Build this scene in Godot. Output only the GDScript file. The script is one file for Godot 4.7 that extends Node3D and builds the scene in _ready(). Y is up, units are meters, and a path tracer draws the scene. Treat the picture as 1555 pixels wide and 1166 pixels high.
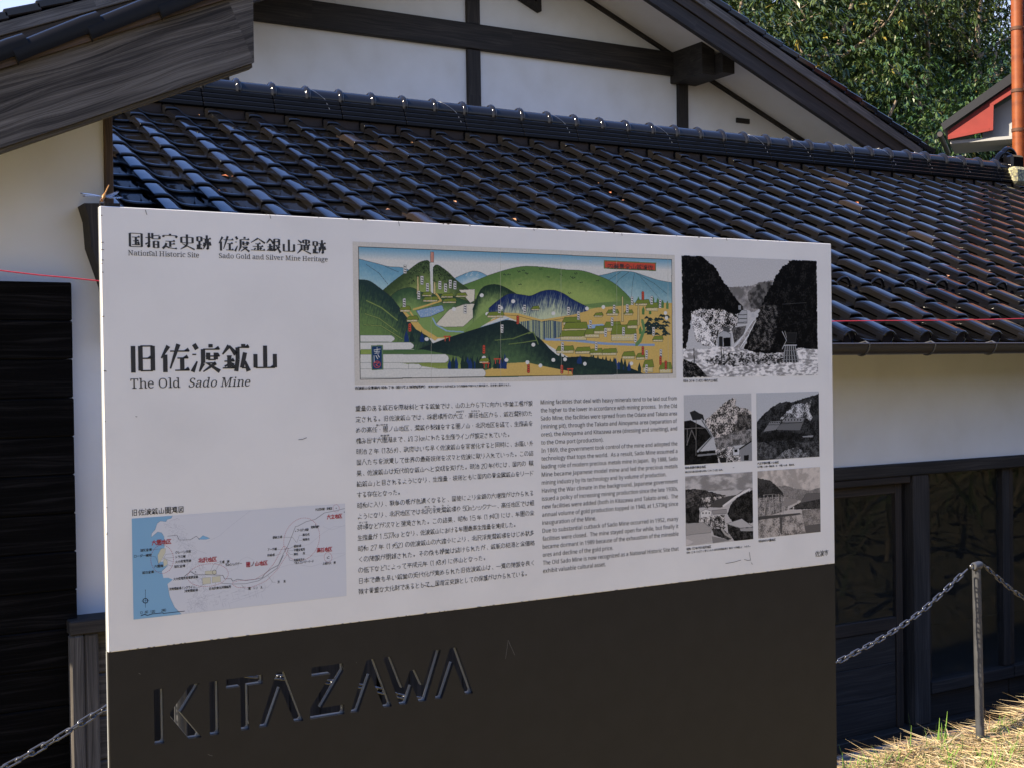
extends Node3D
# ---------------------------------------------------------------- helpers
var M := {}
var used := {}
var rng := RandomNumberGenerator.new()

func lin(r: float, g: float, b: float) -> Color:
	return Color(r, g, b).linear_to_srgb()

func mat(c: Color, rough := 0.8, metal := 0.0) -> StandardMaterial3D:
	var m := StandardMaterial3D.new()
	m.albedo_color = c
	m.roughness = rough
	m.metallic = metal
	return m

func numbered(n: String) -> String:
	if not used.has(n):
		used[n] = 0
		return n
	used[n] += 1
	return "%s_%03d" % [n, used[n]]

func thing(called: String, label: String, category: String, at := Vector3.ZERO, group := "") -> Node3D:
	var o := Node3D.new()
	o.name = numbered(called)
	add_child(o)
	o.position = at
	o.set_meta("label", label)
	o.set_meta("category", category)
	if group:
		o.set_meta("group", group)
	return o

func begin() -> SurfaceTool:
	var st := SurfaceTool.new()
	st.begin(Mesh.PRIMITIVE_TRIANGLES)
	return st

func put(called: String, mesh: Mesh, m: Material, parent: Node) -> MeshInstance3D:
	var o := MeshInstance3D.new()
	o.mesh = mesh
	if m:
		o.material_override = m
	if parent == self:
		o.name = numbered(called)
	else:
		o.name = called
	parent.add_child(o, true)
	return o

func obj(called: String, st: SurfaceTool, m: Material, parent: Node) -> MeshInstance3D:
	return put(called, st.commit(), m, parent)

func tri(st: SurfaceTool, a: Vector3, b: Vector3, c: Vector3) -> void:
	var n := (b - a).cross(c - a)
	if n.length_squared() < 1e-20:
		return
	n = n.normalized()
	for p in [a, c, b]:
		st.set_normal(n)
		st.add_vertex(p)

func quad(st: SurfaceTool, a: Vector3, b: Vector3, c: Vector3, d: Vector3) -> void:
	tri(st, a, b, c)
	tri(st, a, c, d)

# chamfered box between two corners, in the frame t
func bx(st: SurfaceTool, lo: Vector3, hi: Vector3, ch := 0.0, t := Transform3D()) -> void:
	var mid := (lo + hi) / 2.0
	var h := (hi - lo) / 2.0
	ch = minf(ch, minf(h.x, minf(h.y, h.z)) * 0.9)
	var corner := func(s: Vector3, axis: int) -> Vector3:
		var q := Vector3(s.x * h.x, s.y * h.y, s.z * h.z)
		for k in 3:
			if k != axis:
				q[k] -= s[k] * ch
		return t * (mid + q)
	for axis in 3:
		var u := (axis + 1) % 3
		var v := (axis + 2) % 3
		for s in [-1.0, 1.0]:
			var pts := []
			for e in [[-1, -1], [1, -1], [1, 1], [-1, 1]]:
				var q := Vector3.ZERO
				q[axis] = s
				q[u] = e[0]
				q[v] = e[1]
				pts.append(corner.call(q, axis))
			if s < 0:
				pts.reverse()
			quad(st, pts[0], pts[1], pts[2], pts[3])
	if ch <= 0.0:
		return
	for axis in 3:                                      # twelve edges
		var u := (axis + 1) % 3
		var v := (axis + 2) % 3
		for e in [[-1, -1], [1, -1], [1, 1], [-1, 1]]:
			var a := Vector3.ZERO
			a[u] = e[0]
			a[v] = e[1]
			a[axis] = -1
			var b := a
			b[axis] = 1
			var p1: Vector3 = corner.call(a, u)
			var p2: Vector3 = corner.call(b, u)
			var p3: Vector3 = corner.call(b, v)
			var p4: Vector3 = corner.call(a, v)
			if e[0] * e[1] > 0:
				quad(st, p1, p4, p3, p2)
			else:
				quad(st, p1, p2, p3, p4)
	for sx in [-1, 1]:
		for sy in [-1, 1]:
			for sz in [-1, 1]:
				var s := Vector3(sx, sy, sz)
				var p1: Vector3 = corner.call(s, 0)
				var p2: Vector3 = corner.call(s, 1)
				var p3: Vector3 = corner.call(s, 2)
				if sx * sy * sz > 0:
					tri(st, p1, p2, p3)
				else:
					tri(st, p1, p3, p2)

func box(called: String, lo: Vector3, hi: Vector3, m: Material, parent: Node, ch := 0.004) -> MeshInstance3D:
	var st := begin()
	bx(st, lo, hi, ch)
	return obj(called, st, m, parent)

# extruded outline: pts in the (x, y) plane of t, from z0 to z1 (z1 > z0)
func prism(st: SurfaceTool, pts: PackedVector2Array, z0: float, z1: float, t := Transform3D()) -> void:
	if Geometry2D.is_polygon_clockwise(pts):
		pts = pts.duplicate()
		pts.reverse()
	var idx := Geometry2D.triangulate_polygon(pts)
	for k in range(0, idx.size(), 3):
		var a := pts[idx[k]]
		var b := pts[idx[k + 1]]
		var c := pts[idx[k + 2]]
		if (b - a).cross(c - a) < 0:
			var q := b
			b = c
			c = q
		tri(st, t * Vector3(a.x, a.y, z1), t * Vector3(b.x, b.y, z1), t * Vector3(c.x, c.y, z1))
		tri(st, t * Vector3(a.x, a.y, z0), t * Vector3(c.x, c.y, z0), t * Vector3(b.x, b.y, z0))
	for k in pts.size():
		var a := pts[k]
		var b := pts[(k + 1) % pts.size()]
		quad(st, t * Vector3(a.x, a.y, z0), t * Vector3(b.x, b.y, z0), t * Vector3(b.x, b.y, z1), t * Vector3(a.x, a.y, z1))

func smooth_grid(st: SurfaceTool, rows: Array, closed := false) -> void:     # rows of points, shared smooth normals
	var nr := rows.size()
	var nc: int = rows[0].size()
	var nrm := []
	for i in nr:
		var line := []
		for j in nc:
			var i0 := maxi(i - 1, 0)
			var i1 := mini(i + 1, nr - 1)
			var j0 := (j - 1 + nc - 1) % (nc - 1) if closed else maxi(j - 1, 0)
			var j1 := (j + 1) % (nc - 1) if closed else mini(j + 1, nc - 1)
			var n: Vector3 = (rows[i][j1] - rows[i][j0]).cross(rows[i1][j] - rows[i0][j])
			line.append(n.normalized())
		nrm.append(line)
	for i in nr - 1:
		for j in nc - 1:
			for q in [[i, j], [i + 1, j + 1], [i, j + 1], [i, j], [i + 1, j], [i + 1, j + 1]]:
				st.set_normal(nrm[q[0]][q[1]])
				st.add_vertex(rows[q[0]][q[1]])

func tube(st: SurfaceTool, pts: Array, radii: Array, sides := 8, cap := true) -> void:
	var rows := []
	var side := Vector3.ZERO
	for i in pts.size():
		var d: Vector3 = (pts[mini(i + 1, pts.size() - 1)] - pts[maxi(i - 1, 0)]).normalized()
		if side == Vector3.ZERO:
			side = d.cross(Vector3.UP if absf(d.y) < 0.9 else Vector3.RIGHT).normalized()
		side = (side - d * side.dot(d)).normalized()
		var up := d.cross(side)
		var r: float = radii[i] if radii.size() > 1 else radii[0]
		var ring := []
		for k in sides + 1:
			var a := TAU * k / sides
			ring.append(pts[i] + (side * cos(a) + up * sin(a)) * r)
		rows.append(ring)
	smooth_grid(st, rows, true)
	if cap:
		for k in sides:
			tri(st, pts[0], rows[0][k + 1], rows[0][k])
			tri(st, pts[-1], rows[-1][k], rows[-1][k + 1])

func spline(pts: Array, step: float) -> Array:          # points every «step» metres along a Catmull-Rom curve
	var fine := []
	for i in pts.size() - 1:
		var a = pts[maxi(i - 1, 0)]
		var b = pts[i]
		var c = pts[i + 1]
		var d = pts[mini(i + 2, pts.size() - 1)]
		for k in 24:
			fine.append(b.cubic_interpolate(c, a, d, k / 24.0))
	fine.append(pts[-1])
	var out := [fine[0]]
	var left := step
	for i in fine.size() - 1:
		var p = fine[i]
		var q = fine[i + 1]
		var l: float = p.distance_to(q)
		while l >= left:
			p = p.lerp(q, left / l)
			l = p.distance_to(q)
			out.append(p)
			left = step
		left -= l
	return out

func noise(freq: float, octaves := 4, s := 1) -> FastNoiseLite:
	var n := FastNoiseLite.new()
	n.noise_type = FastNoiseLite.TYPE_SIMPLEX_SMOOTH
	n.frequency = freq
	n.fractal_octaves = octaves
	n.seed = s
	return n

# colour texture from seamless noise through a ramp of stops
func ntex(size: Vector2i, freq: float, stops: Array, octaves := 5, s := 1) -> NoiseTexture2D:
	var t := NoiseTexture2D.new()
	t.width = size.x
	t.height = size.y
	t.seamless = true
	t.noise = noise(freq, octaves, s)
	var g := Gradient.new()
	g.offsets = PackedFloat32Array(stops.map(func(q): return q[0]))
	g.colors = PackedColorArray(stops.map(func(q): return q[1]))
	t.color_ramp = g
	return t

func nbump(size: int, freq: float, strength: float, s := 3) -> NoiseTexture2D:
	var t := NoiseTexture2D.new()
	t.width = size
	t.height = size
	t.seamless = true
	t.as_normal_map = true
	t.bump_strength = strength
	t.noise = noise(freq, 5, s)
	return t

# timber: streaks along one axis of the part, knots and checks in the grain
func timber(dark: Color, mid: Color, light: Color, along: String, rough := 0.75, s := 1, bump: Texture2D = null) -> StandardMaterial3D:
	var key := "wood%s%s%d" % [dark.to_html(), light.to_html(), s]
	if not M.has(key):
		var w := 512
		var h := 512
		var im := Image.create(w, h, false, Image.FORMAT_RGB8)
		var a := noise(0.02, 3, s)
		var b := noise(0.11, 3, s + 7)
		var c := noise(0.006, 3, s + 13)
		for y in h:
			for x in w:
				var warp := 16.0 * c.get_noise_2d(x * 1.0, y * 2.0)
				var v := 0.5 + 0.55 * a.get_noise_2d(x * 0.22, (y + warp) * 3.0) + 0.42 * b.get_noise_2d(x * 0.08, (y + warp) * 3.4)
				v += 0.35 * c.get_noise_2d(x * 0.9 + 700, y * 1.1)
				v = clampf(v, 0.0, 1.0)
				im.set_pixel(x, y, dark.lerp(mid, v * 2.0) if v < 0.5 else mid.lerp(light, v * 2.0 - 1.0))
		M[key] = ImageTexture.create_from_image(im)
	var m := mat(Color.WHITE, rough)
	m.albedo_texture = M[key]
	m.uv1_triplanar = true
	m.uv1_triplanar_sharpness = 8.0
	m.uv1_scale = Vector3(0.45, 1.9, 1.9) if along == "x" else (Vector3(1.9, 0.45, 1.9) if along == "y" else Vector3(1.9, 1.9, 0.45))
	if along != "x":
		# the streaks of the picture run along its u; turn them for upright and deep parts
		var kt := key + "t"
		if not M.has(kt):
			var im2: Image = M[key].get_image().duplicate()
			im2.rotate_90(CLOCKWISE)
			M[kt] = ImageTexture.create_from_image(im2)
		if along == "y":
			m.albedo_texture = M[kt]
	return m
# ---------------------------------------------------------------- brush strokes of the Japanese lettering
# a stroke is a chain of points on a 16 by 16 square (0-9, a-g; y runs down); «~» bends it; a sign followed by four
# grid letters is that sign written small inside that part of the square
const SIGNS := {
	"口": "22e2ee2e22", "日": "31d1df3f31 38d8", "月": "51d1df 51592f 55d5 59d9", "目": "31d1df3f31 36d6 3ada", "田": "22e2ee2e22 28e8 828e", "木": "04g4 808g 850d 85gd", "土": "36d6 828e 1efe", "石": "12f2 721d 47e7ef4f47",
	"山": "818e 262eee e6ee", "金": "8106 81g6 57b7 2aea 878e 0ege 4c5d cbad", "国": "21e1ef2f21 45c5 59b9 4dcd 858d aabc", "扌": "05f5 a0af6d 0ce9", "旨": "e223 2026e6e3 日28eg", "指": "扌006g 旨60gg", "宀": "8085 1a15f5eb",
	"定": "宀00g6 38d8 888e 8bdb 4a3d0g 3d7ffg", "史": "23e3e92923 808b6d1g 3agg", "足": "31d1d63631 868f 8aea 4a4f 0fff", "亦": "8084 04g4 64691f a4af7e 383b1c d7fb", "跡": "足017g 亦70gg", "亻": "d108 767g",
	"左": "04g4 700e 68f8 a8af 4fgf", "佐": "亻005g 左50gg", "氵": "40b3 0696 0gba", "又": "1252e25g 42gg", "度": "9092 33g3 333b0g 57g7 7579d9d5 5bdb3g 6bgg", "渡": "氵004g 度40gg", "艮": "21d1d828 24d4 211e7c 68gg e98c", "銀": "金008g 艮80gg",
	"貝": "31d1dc3c31 35d5 38d8 6c2f acef", "辶": "1154 06565b0g 5bgg", "貴": "31d1d53531 8088 18f8 貝38df", "遺": "辶00gg 貴50gd", "旧": "212g 日40fg", "广": "8082 22g2 220g", "広": "9092 22g2 22290g b57ede bafg", "鉱": "金008g 広80gg",
	"門": "101g 10707717 1474 90f0fgdg 9097f7 94f4", "関": "門00gg 4aca 3ddd 5968 b9a8 8a8d4g 8dcg", "車": "8080 13f3 34d4dc3c34 38d8 808g 0eg3 0ege", "連": "辶00gg 51f1 63e3ea6a63 66e6 a0ad 4cgc", "図": "21e1ef2f21 5567 8497 c44d 58cd",
	"市": "8083 03g3 363e 36d6dd 838g", "重": "d023 05g5 36d6dc3c36 39d9 828f 1ede 0fgf 12f2", "量": "41c1c64641 43c3 07g7 39d9dc3c39 898f 898f 2ded 0fgf", "里": "31d1d83831 34d4 818e 2bdb 0ege",
	"原": "11g1 110g a143 53e3e95953 56e6 aaaf8f 5b4e dbff", "材": "木008g 86g6 d0df9e d67e", "米": "2447 d4b7 07g7 808g 870d 87gd", "料": "米008g a3c5 a7c8 8cga e0eg",
	"業": "5155 b1b5 1353 d3b5 05g5 5768 b7a8 08g8 38d8 3bdb 8585 858g 0dgd 8d2g 8dfg", "上": "707e 77e7 0ege", "下": "02g2 828g 86db", "向": "7044 141f 14f4ff9f 57b7bb5b57", "作": "亻005g 8159 53g3 838g 88f8 8cfc", "工": "22e2 828e 0ege",
	"程": "d024 06d6 606g 641c 69gc 口90g6 89g9 bcfc c9cf 8fgf", "禾": "d023 05g5 818g 860d 86gd", "設": "1272 0484 2686 2989 2c8c8g2g2c a1a57b a1e1e6g6 a9f98g a9gg", "採": "扌006g e083 7494 b4b7 f4d8 79g9 b6bg b97e b9ge",
	"掘": "扌006g 70f0f474 707b5g c5ca 8688f8f6 8b8ffffb", "場": "土016e 口80g5 83g3 67g7 987b 9aga8g c99e gaff", "所": "1171 34747934 340g e092 92908g 96g6 d6dg", "大": "05g5 800g 86gg", "立": "8184 14f4 5868 5a6d c79d 0fgf",
	"・": "78887978", "高": "8082 02g2 44c4c74744 191g 19f9ff 5bbbbe5e5b", "任": "亻005g f164 b3bf 59g9 6fff", "地": "土016e 77f5fbdb a0ae 7379 7e7fgf gfgd", "区": "11g1 111fgf c45c 54dc", "巳": "21d1d72721 212fffga",
	"共": "25e5 5158 b1b8 08g8 4a1f bafe 1ege", "選": "辶00gg 巳5095 巳b0g5 79f9 8798 9a9c e7eb 5cgc 8d6f ddff", "別": "1171761611 4638 1878 786g 471g c2cb g0gfdf", "間": "門00gg 59b9bg5g59 5cbc", "ノ": "~d19a2f",
	"製": "2085 0484 4048 2686 c1c6 g0g8d8 09g9 8b2f 8bgg 5b5f", "衣": "8083 03g3 841c 5a5g9e 84gg", "錬": "金007g 東80gg", "東": "03g3 36d6dc3c36 39d9 808g 8c1g 8cgg", "北": "606f 1555 0c6a a0aegeg9 g49a",
	"沢": "氵004g 61f1f76761 61605g a7gg", "経": "糸006g 81f17a 92gg 7bgb bbbf 7fgf", "糸": "8148 48d8 d8bc cc3c 8c8g 4d2f ddef", "生": "4117 35f5 808f 2aea 0fgf", "産": "8082 02g2 4355 c3a5 06g6 062d0g 6858 8aga b7bf 7cfc 5fgf",
	"品": "51b1b65651 1979791g1919 191979 1979 791g 797f1f19 a9f9ffafa9", "積": "d024 0575 414g 440b 82g2 84f4 c0c5 76g6 貝88gg", "出": "808f 313737f7 f1f7 282fef e8ef",
	"港": "氵004g 53g3 7077 d0d7 47g7 775b d7gb 8ada 8a8fgfgc dadd8d", "約": "糸006g b185 92f2fgbe b7ca", "明": "日007e 月80gg", "治": "氵004g b167 67e5 c3g7 79f9ff7f79", "年": "4116 34e4 38d8 3434 343b 0bgb 848g",
	"政": "0181 414e 4787 171e 0e9c b1a5 94g4 d45g a6gg", "府": "8082 12g2 120g 7458 666g 85g5 d3dgad 8a9c", "早": "41c1c84841 45c5 0bgb 888g", "官": "宀00g4 45c5c94945 454f 4bcbcf4f",
	"営": "1123 7183 e0c3 1734f4e7 56b6b95956 3bdbdf3f3b", "化": "亻006g a0afgfgb f67a", "同": "111g 11f1ff 45c5 58b8bc5c58", "時": "日016d 92f2 c0c5 75g5 79g9 e7efcf 9bac",
	"雇": "11f1 13d3 131a0g 6576 4949 7549 585g 68g8 6bgb 6ege 5fgf a5af", "外": "6147 5286 863g 5769 b0bg b6ga", "人": "~80700g ~84gg", "派": "氵004g f163 636b4g 959f 9fbd b6g4 c7gg f6d9",
	"遣": "辶00gg 61e1e46461 a0a6 56g6 78d8da7a 7cdc 787d", "世": "06g6 212ffe 717c 7cac a1ab", "界": "31d1d83831 35d5 8187 860c 88gc 5b5d2g bbbg", "最": "41c1c54541 43c3 06g6 2627 262f 767f 2979 2c7c 0f8e 98f89g 99gg",
	"新": "8183 1171 2436 6454 0777 0a8a 474g 4a0e 4a8d f1a2 a3a99g 97g7 d7dg", "技": "扌006g 73g3 b0b7 78f86g 79gg", "術": "5016 3709 282f 67b7 818g 886c 88bb a3b5 c2g2 b6g6 e6efcf", "次": "1144 0e59 a186 92g2f6 b5b96g b8gg",
	"々": "6144 43d3 d39d 58af", "取": "0181 212e 727f 2575 2979 0d9b a2f2 f28g a4gg", "入": "~5181 ~81860g ~85gg", "結": "糸006g 73g3 b0b7 87f7 8afaff8f8a", "果": "31d1d83831 34d4 818g 0aga 8a1g 8agg",
	"近": "辶00gg f071 716b 76g6 c6cd", "代": "亻005g 67g5 b0b9ff e1f3", "的": "4016 1474 141e 7475 747e 1e7e 1979 b074 93f3fgce a8cb", "変": "8082 03g3 5347 2658 b3b8 d6f8 6a2d 5bcb cc2g 6cgg",
	"貌": "8134 0535 3646 3848 4a4f 6a0d 620b 日a0g8 b88g d8dfgfgc", "遂": "辶00gg 7183 e1d3 53g3 a35a a7bb babd 5c8a e8da", "内": "131g 13f3ffcf 8185 853d 85cc", "「": "c2c2 g1b1bb", "」": "666g 6g2g",
	"模": "木006g 72g2 a0a4 d0d4 86e6eb8b86 88e8 6dgd bb7g bcgg", "範": "3014 1353 5456 a094 93f3 17686d1d17 2a6a 353g 0e8e 98f8fc 989fgfgd", "属": "11f1f414 110g 47g4 a4ac 6797d9 48d8db4b48 2cgc 4c4g 4dfdff",
	"存": "03g3 700a 484g 77e7a9 a9af8f 6bgb", "在": "03g3 700a 484g 7aga b6bf 7fgf", "昭": "日017e a1f1f5d5 c1b4 b486 99f9ff9f99", "和": "8016 0575 414g 450b 458b 口85gf",
	"戦": "1132 4152 8173 1484 149949 1999 1c9c 505g a6g5 b0c9gf d1f3 f79e", "争": "6026 24c4 c4a6 27d7dd 0aga 2dcd 868f6f", "影": "31b1b53531 33b3 07e7 39b9bc3c39 7c7g f061 g5a9 gbbg", "色": "6024 43c3 c3a6 36d6da3a 363f 3fgfgc 868a",
	"濃": "氵004g 71e1e57571 73e3 a0a5 47g7 475g 79e9 6bgb 8b8f abgf", "策": "3014 1353 a094 93f3 06g6 19f9fb 838g 8b2f 8bfg 191c", "増": "土016e 8193 f1d3 73f3f97973 76f6 b3b9 8bebeg8g8b 8deb",
	"浮": "氵004g f072 7386 b3c6 f3e6 78f8b9 b9bfaf 6cgc", "遊": "辶00gg 7072 53a3 7375 755b 76a6 a6ab8b c0b4 b3g3 b6f6d8 d8dc bada", "粗": "米008g 90f0ff 909f 95f5 9afa 7fgf", "砕": "石018f 93g3 b1b5 b588 c1c6 d6g6 7bgb c8cg",
	"建": "1161 6135 3565 659b 1fgf 275b 81f1 f1f8 7585 75g5 78f8 6bgb b0bd", "造": "辶00gg 7064 72f2 b0b6 56g6 78e8ec7c78", "達": "辶00gg 82e2 b0b4 64g4 7586 d5c6 67f7 69f9 5bgb b7bd", "成": "23g3 231b0g 2888 887c 7c5c a0bbgg d0e1 f58f",
	"縮": "糸005g a0a2 6463f3g5 9476 868g a5g5 a8ag a8f8ff afff acfc", "小": "808f5e 4619 c6fb", "数": "4049 0484 1123 7163 471a 0a8a 591d 1d6g 397f c0a6 a4g4 e45g b5gg", "多": "8027 32c2 c238 5466 a71e 79e9 e91g 8bac",
	"施": "4042 0383 330g 3777 777d 7d5d c1a6 a3g3 88g6 g6gb a2af afgf c4cc", "閉": "門00gg 4bcb 898f6f 8b4f", "鎖": "金007g a0b2 d0d2 g0f2 貝83gg", "後": "5016 5409 292g b165 6566 b284 64e5 c7f9 b87c a9ea ea7g 8agg",
	"操": "扌005g a0e0e3a3a0 6494976764 c4f4f7c7c4 69g9 a8ag aa7f baaf", "続": "糸006g 73g3 b0b6 97f7 7a8c gafc 9a8g c9cfgfgd", "脈": "月007g f083 848b 8b6g a5ae aebg c8f6 c8gg", "枯": "木007g 83g3 c0c8 98f8ff9f98",
	"渇": "氵004g 71e1e67671 73e3 865a 78f8 f8ff ff8f 7a7eda", "価": "亻005g 52g2 64f4ff6f64 949f c2cf 69f9", "格": "木007g b187 93f3 f379 a4gb 9bfbff9f9b", "低": "亻005g f163 636e9c 69g8 a3bbfggc 5ggg", "平": "13f3 4558 c5b8 09g9 838g",
	"元": "32d2 08g8 682f0g a8afgfgc", "休": "亻006g 53g3 a0ag a45c a4gc", "本": "04g4 808g 850c 85gc 4cdc", "進": "辶00gg 8064 646d a0b2 73g3 76f6 79f9 6cgc b3bc", "良": "8082 32d2d83832 35d5 322f7c 78gg eaad",
	"残": "0171 4119 1575 752f 2a5c 84g4 87f7 7bgb b0c9gg d1f2 f89f", "文": "8083 04g4 448b 8bgg c48b 8b0g", "財": "貝008g 95g5 e0efbf e59c", "保": "亻005g 61e1e66661 a6ag 59g9 a95e a9ge",
	"護": "1272 0484 2686 2989 2c7c7g2g2c 91f1 b0b3 e0e3 a397 989b 95f5 98f8 9bgb c5cb 9dfd8g acgg", "一": "08g8", "物": "4147 1161 0b79 404g b074 93g3 g3fg b57c d5ag", "博": "0575 404g 83g3 95f5 f5f9 99f9 97f7 c1ca 7bgb e9efcf 9cae",
	"館": "4005 1464 1666 666b 161g c0c2 74g4 97e7ea9a97 979g 9dfdfg9g9d", "郷": "4034 3464 641a 91d1 9196 d1d6 969f 9fef", "蔵": "03g3 5054 b0b4 15g5 150g 38985c3c38 c3dagg e4f5", "相": "木007g 91f1ff9f91 95f5 9afa",
	"川": "313a1g 818d f1fg", "案": "宀00g4 6446 26f6 c549 47c9 08g8 8a8g 0bgb 8b2g 8bgg", "全": "8007 80g7 48c8 888e 3bdb 1fff", "景": "31d1d53531 33d3 07g7 49c9cc4c49 8c8g6g 4d1f cdff", "煉": "4050 404a0g 4a8f 1525 8474 東80gg",
	"瓦": "02g2 313f8d 3797 97bf bfgf 57aa", "倉": "8005 80g5 46c6 57b7ba5a57 686a 4a1f 4dcdcg4g4d", "庫": "9092 22g2 220g 64f4 56e6eb5b56 58e8 4dgd a4ag", "橋": "木006g f083 73g3 b367 b3g6 95d5d89895 7a7g 7afafg 9cdcdf9f9c",
	"脚": "月006g 73b3 9197 97b6 9a8e 8ece c1g1 g1ga c1cg", "台": "7024 25e4 b2f6 48c8ce4e48", "座": "8082 02g2 020g 5549 56ab 555a b5ab 3bdb 848f 2fgf", "火": "818a0g 8agg 3526 e4c8", "力": "15e5dfaf 8186 860g",
	"発": "2171 710a 2537 8147 80g7 d1b3 f4d6 39d9 5c5a 599b1g a9afgfgc", "電": "21e1 04g4 0406 g4g6 8187 4666 a6c6 49c9cd4d49 4bcb 898fgfgd", "機": "木005g 7086 a0b6 79g9 8b6g 9cbe d0f5 b185 c0ebgg",
	"室": "宀00g5 37d7 846a 6acc 3cdc 888f 1fff", "棟": "木006g 東60gg", "青": "22e2 34d4 8086 07g7 3ada 393g 39d9dgag 3cdc", "道": "辶00gg 7082 d0c2 53g3 74e4ed7d74 77e7 7aea",
	"割": "8081 0513a3a5 2696 3898 1bab 555a 2cacag2g2c d2dc g0gfef", "戸": "12e2 24d4d94924 240g", "正": "12f2 828e 88d8 383e 0ege", "中": "22e2ea2a22 808g", "期": "0272 212c 606c 2575 2979 0c8c 2d1g 5d7g 月80gg",
	"初": "4042 0575 750c 474g 587a 73f3 f3fgcf c37g", "末": "03g3 27e7 808g 870e 87ge", "頃": "202d 0575 0d8b 81g1 c1b3 貝93gg", "完": "宀00g5 48c8 1bfb 6b5d1g abafgfgd", "第": "3014 1353 a094 93f3 15e5 e5e8 28e8 282c 2cfc fcef 848g 8a2f",
	"右": "04g4 700c 59e9ef5f59", "洋": "氵004g 8193 e1d3 64f4 68f8 5cgc a4ag", "番": "c023 04g4 4153 c1b3 818a 850a 85ga 3adaeg3g3a 3ddd 8a8g", "竪": "2171 2127 4147 1474 91f1 f188 92g8 8a8c 3bdb 4d5f cdbf 0fgf",
	"坑": "土016e b0b3 73g3 97927g 97e7efgfgd", "楼": "木006g 7394 c0c7 76g6 a785 86ga 8bgf 7bgb c87g", "の": "~846b3e1a25 ~256193 ~93d3f8 ~f8ec9f", "あ": "24d3 ~71789e ~c67e3f1c49a8ecdf9g", "い": "~23292d5f7c ~c3e8eb", "う": "~51a3 ~38a6e99f5g",
	"お": "16a5 ~618a7f3f2c6ae9ed9f ~d3f7", "か": "~15b5ca ~cabd9e ~701f ~d4f9", "が": "~15b5ca ~cabd9e ~601f ~c5f9 c0d3 f0g3", "き": "25d4 28e7 ~61b8cb ~3b4fae", "く": "c148 48cf", "け": "~21292e 76g6 ~c1ca9g",
	"げ": "~11182e 65e5 ~a1aa7g c0d2 f0g2", "こ": "~32c3 ~3b3e7fee", "さ": "25e4 ~71a8ca ~3a3e6gbf", "し": "~414c5f9fdb", "じ": "~414c5f9fdb a1b4 d1e4", "す": "04g4 ~909a6c ~6c5998 ~98ac7g", "そ": "~42c24a ~4af8 ~e89a8d9fcg",
	"た": "14a4 ~612f ~88d8 ~8e9fee", "だ": "14a4 ~612f ~88d8 ~8e9fee d0e3 g0g3", "ち": "14e3 ~713a9a ~9aec7g", "っ": "~29a7db8f", "て": "~13e2 ~e2888d ~8d9feg", "で": "~13e2 ~e2888d ~8d9feg c5d8 f4g7", "と": "~3169 ~d5683b4fdf",
	"ど": "~3169 ~c5683b4fdf d0e3 g0g3", "な": "14a4 ~611a ~c3e7 ~a6ae5f ~5f4cbe", "に": "~21282e ~84e4 ~7b8eee", "は": "~21292e 75g5 ~c1cd7f ~7f6cbe", "へ": "~0a56gd", "ま": "24d4 28d8 ~818d4f3c8cef", "み": "~32935e0e1a9adcfd ~d79g",
	"め": "~326a7c ~a14e1d28a6eaad8f", "も": "~717d9gdeea 25c5 29c9", "や": "~19a4e7 ~e7cb9b ~90a3 ~426g", "よ": "~8182 8c4f2c7cef ~86d5", "ら": "~61a3 ~524ba9dcaf4f", "り": "~21282a ~b1cad97g", "る": "~32b24a ~4a9adc ~dcaf6f ~6f7cae",
	"れ": "~414g ~15653e ~5ba5b6bfgd", "わ": "~414g ~15653e ~4ca7eacebf", "を": "24d3 ~703aa8ad ~f75d7fdf", "ん": "~713f5b8bceed", "ょ": "~8586 8d5f3c7ddf 88c8", "ゅ": "~252e ~38b8cc ~cc8e 957g", "イ": "~d1681b 858g", "ン": "~2266 ~1faef5",
	"ラ": "32d2 ~16f6bd ~bd6g", "リ": "313a ~d1da9d6g", "ー": "08g8", "ド": "414g 46db a1b3 e1f3", "シ": "~2155 ~0667 ~1gbdf4", "ッ": "~164a ~7589 ~3gceg6", "ク": "~711a ~63e3da3g", "ナ": "05g5 ~817a2g", "ロ": "22e2ee2e22",
	"ダ": "~711a ~63d3ca3g 48ac f0g2", "レ": "313f ~3fbce7", "ト": "515g 56dc", "ス": "~23d39a0f ~8afg", "ム": "~714eed bafg", "ル": "~416a1g ~a1afge", "ヘ": "~0a56gd", "コ": "22e2ee2e", "ヤ": "~19a4e7 ~626g", "ベ": "~0a56gd c2d4 f2g4",
	"ゴ": "22d2de2e e0f2 g0g1", "デ": "31c1 06f6 ~868b4g e1f3", "ア": "22e2 e2a7 ~868b3g", "チ": "c124 07g7 ~848b4g", "、": "~4c7f", "。": "~2b5b5e2e2b", "0": "~41142d ~2d6gad ~adb491 ~9141", "1": "2451 515g", "2": "~2462a4 ~a4861g 1g9g",
	"3": "~1281a479 7aac7g1e", "4": "702b9b 717g", "5": "9121 2118 ~1886abae7g1e", "6": "~8136 1c4g8fac874819", "7": "11a1 a14g", "8": "~51129458ac8f2f1c589451", "9": "~987449 ~4999a4 ~9a4g", "(": "~71434d7g", ")": "~21545d2g",
	",": "4e3g", "k": "101g 1b86 499g", "g": "8686 868e5g2f ~8637 2a5c8b", "m": "161g ~1847595g ~5887a9ag",
	"見": "目30da 6a5d1g aaafgfgc",
	"学": "1123 7183 e0c3 1734f4e7 57c79a 9a9g7g 0cgc",
	"者": "33d3 8086 06g6 e12c 日58eg",
	"等": "3014 1353 a094 93f3 26e6 8489 09g9 0cgc b9bgaf 5d6f",
	"描": "扌006g 63g3 9095 d0d5 田76gg",
	"配": "0181 13737g1g13 3139 5159 1c7c 91f1f797 979fgfgc",
	"布": "03g3 700b 383e 38d8dd 858g",
	"櫓": "木006g 72f2 b0b3 63g3 85e5 日78fg",
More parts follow.
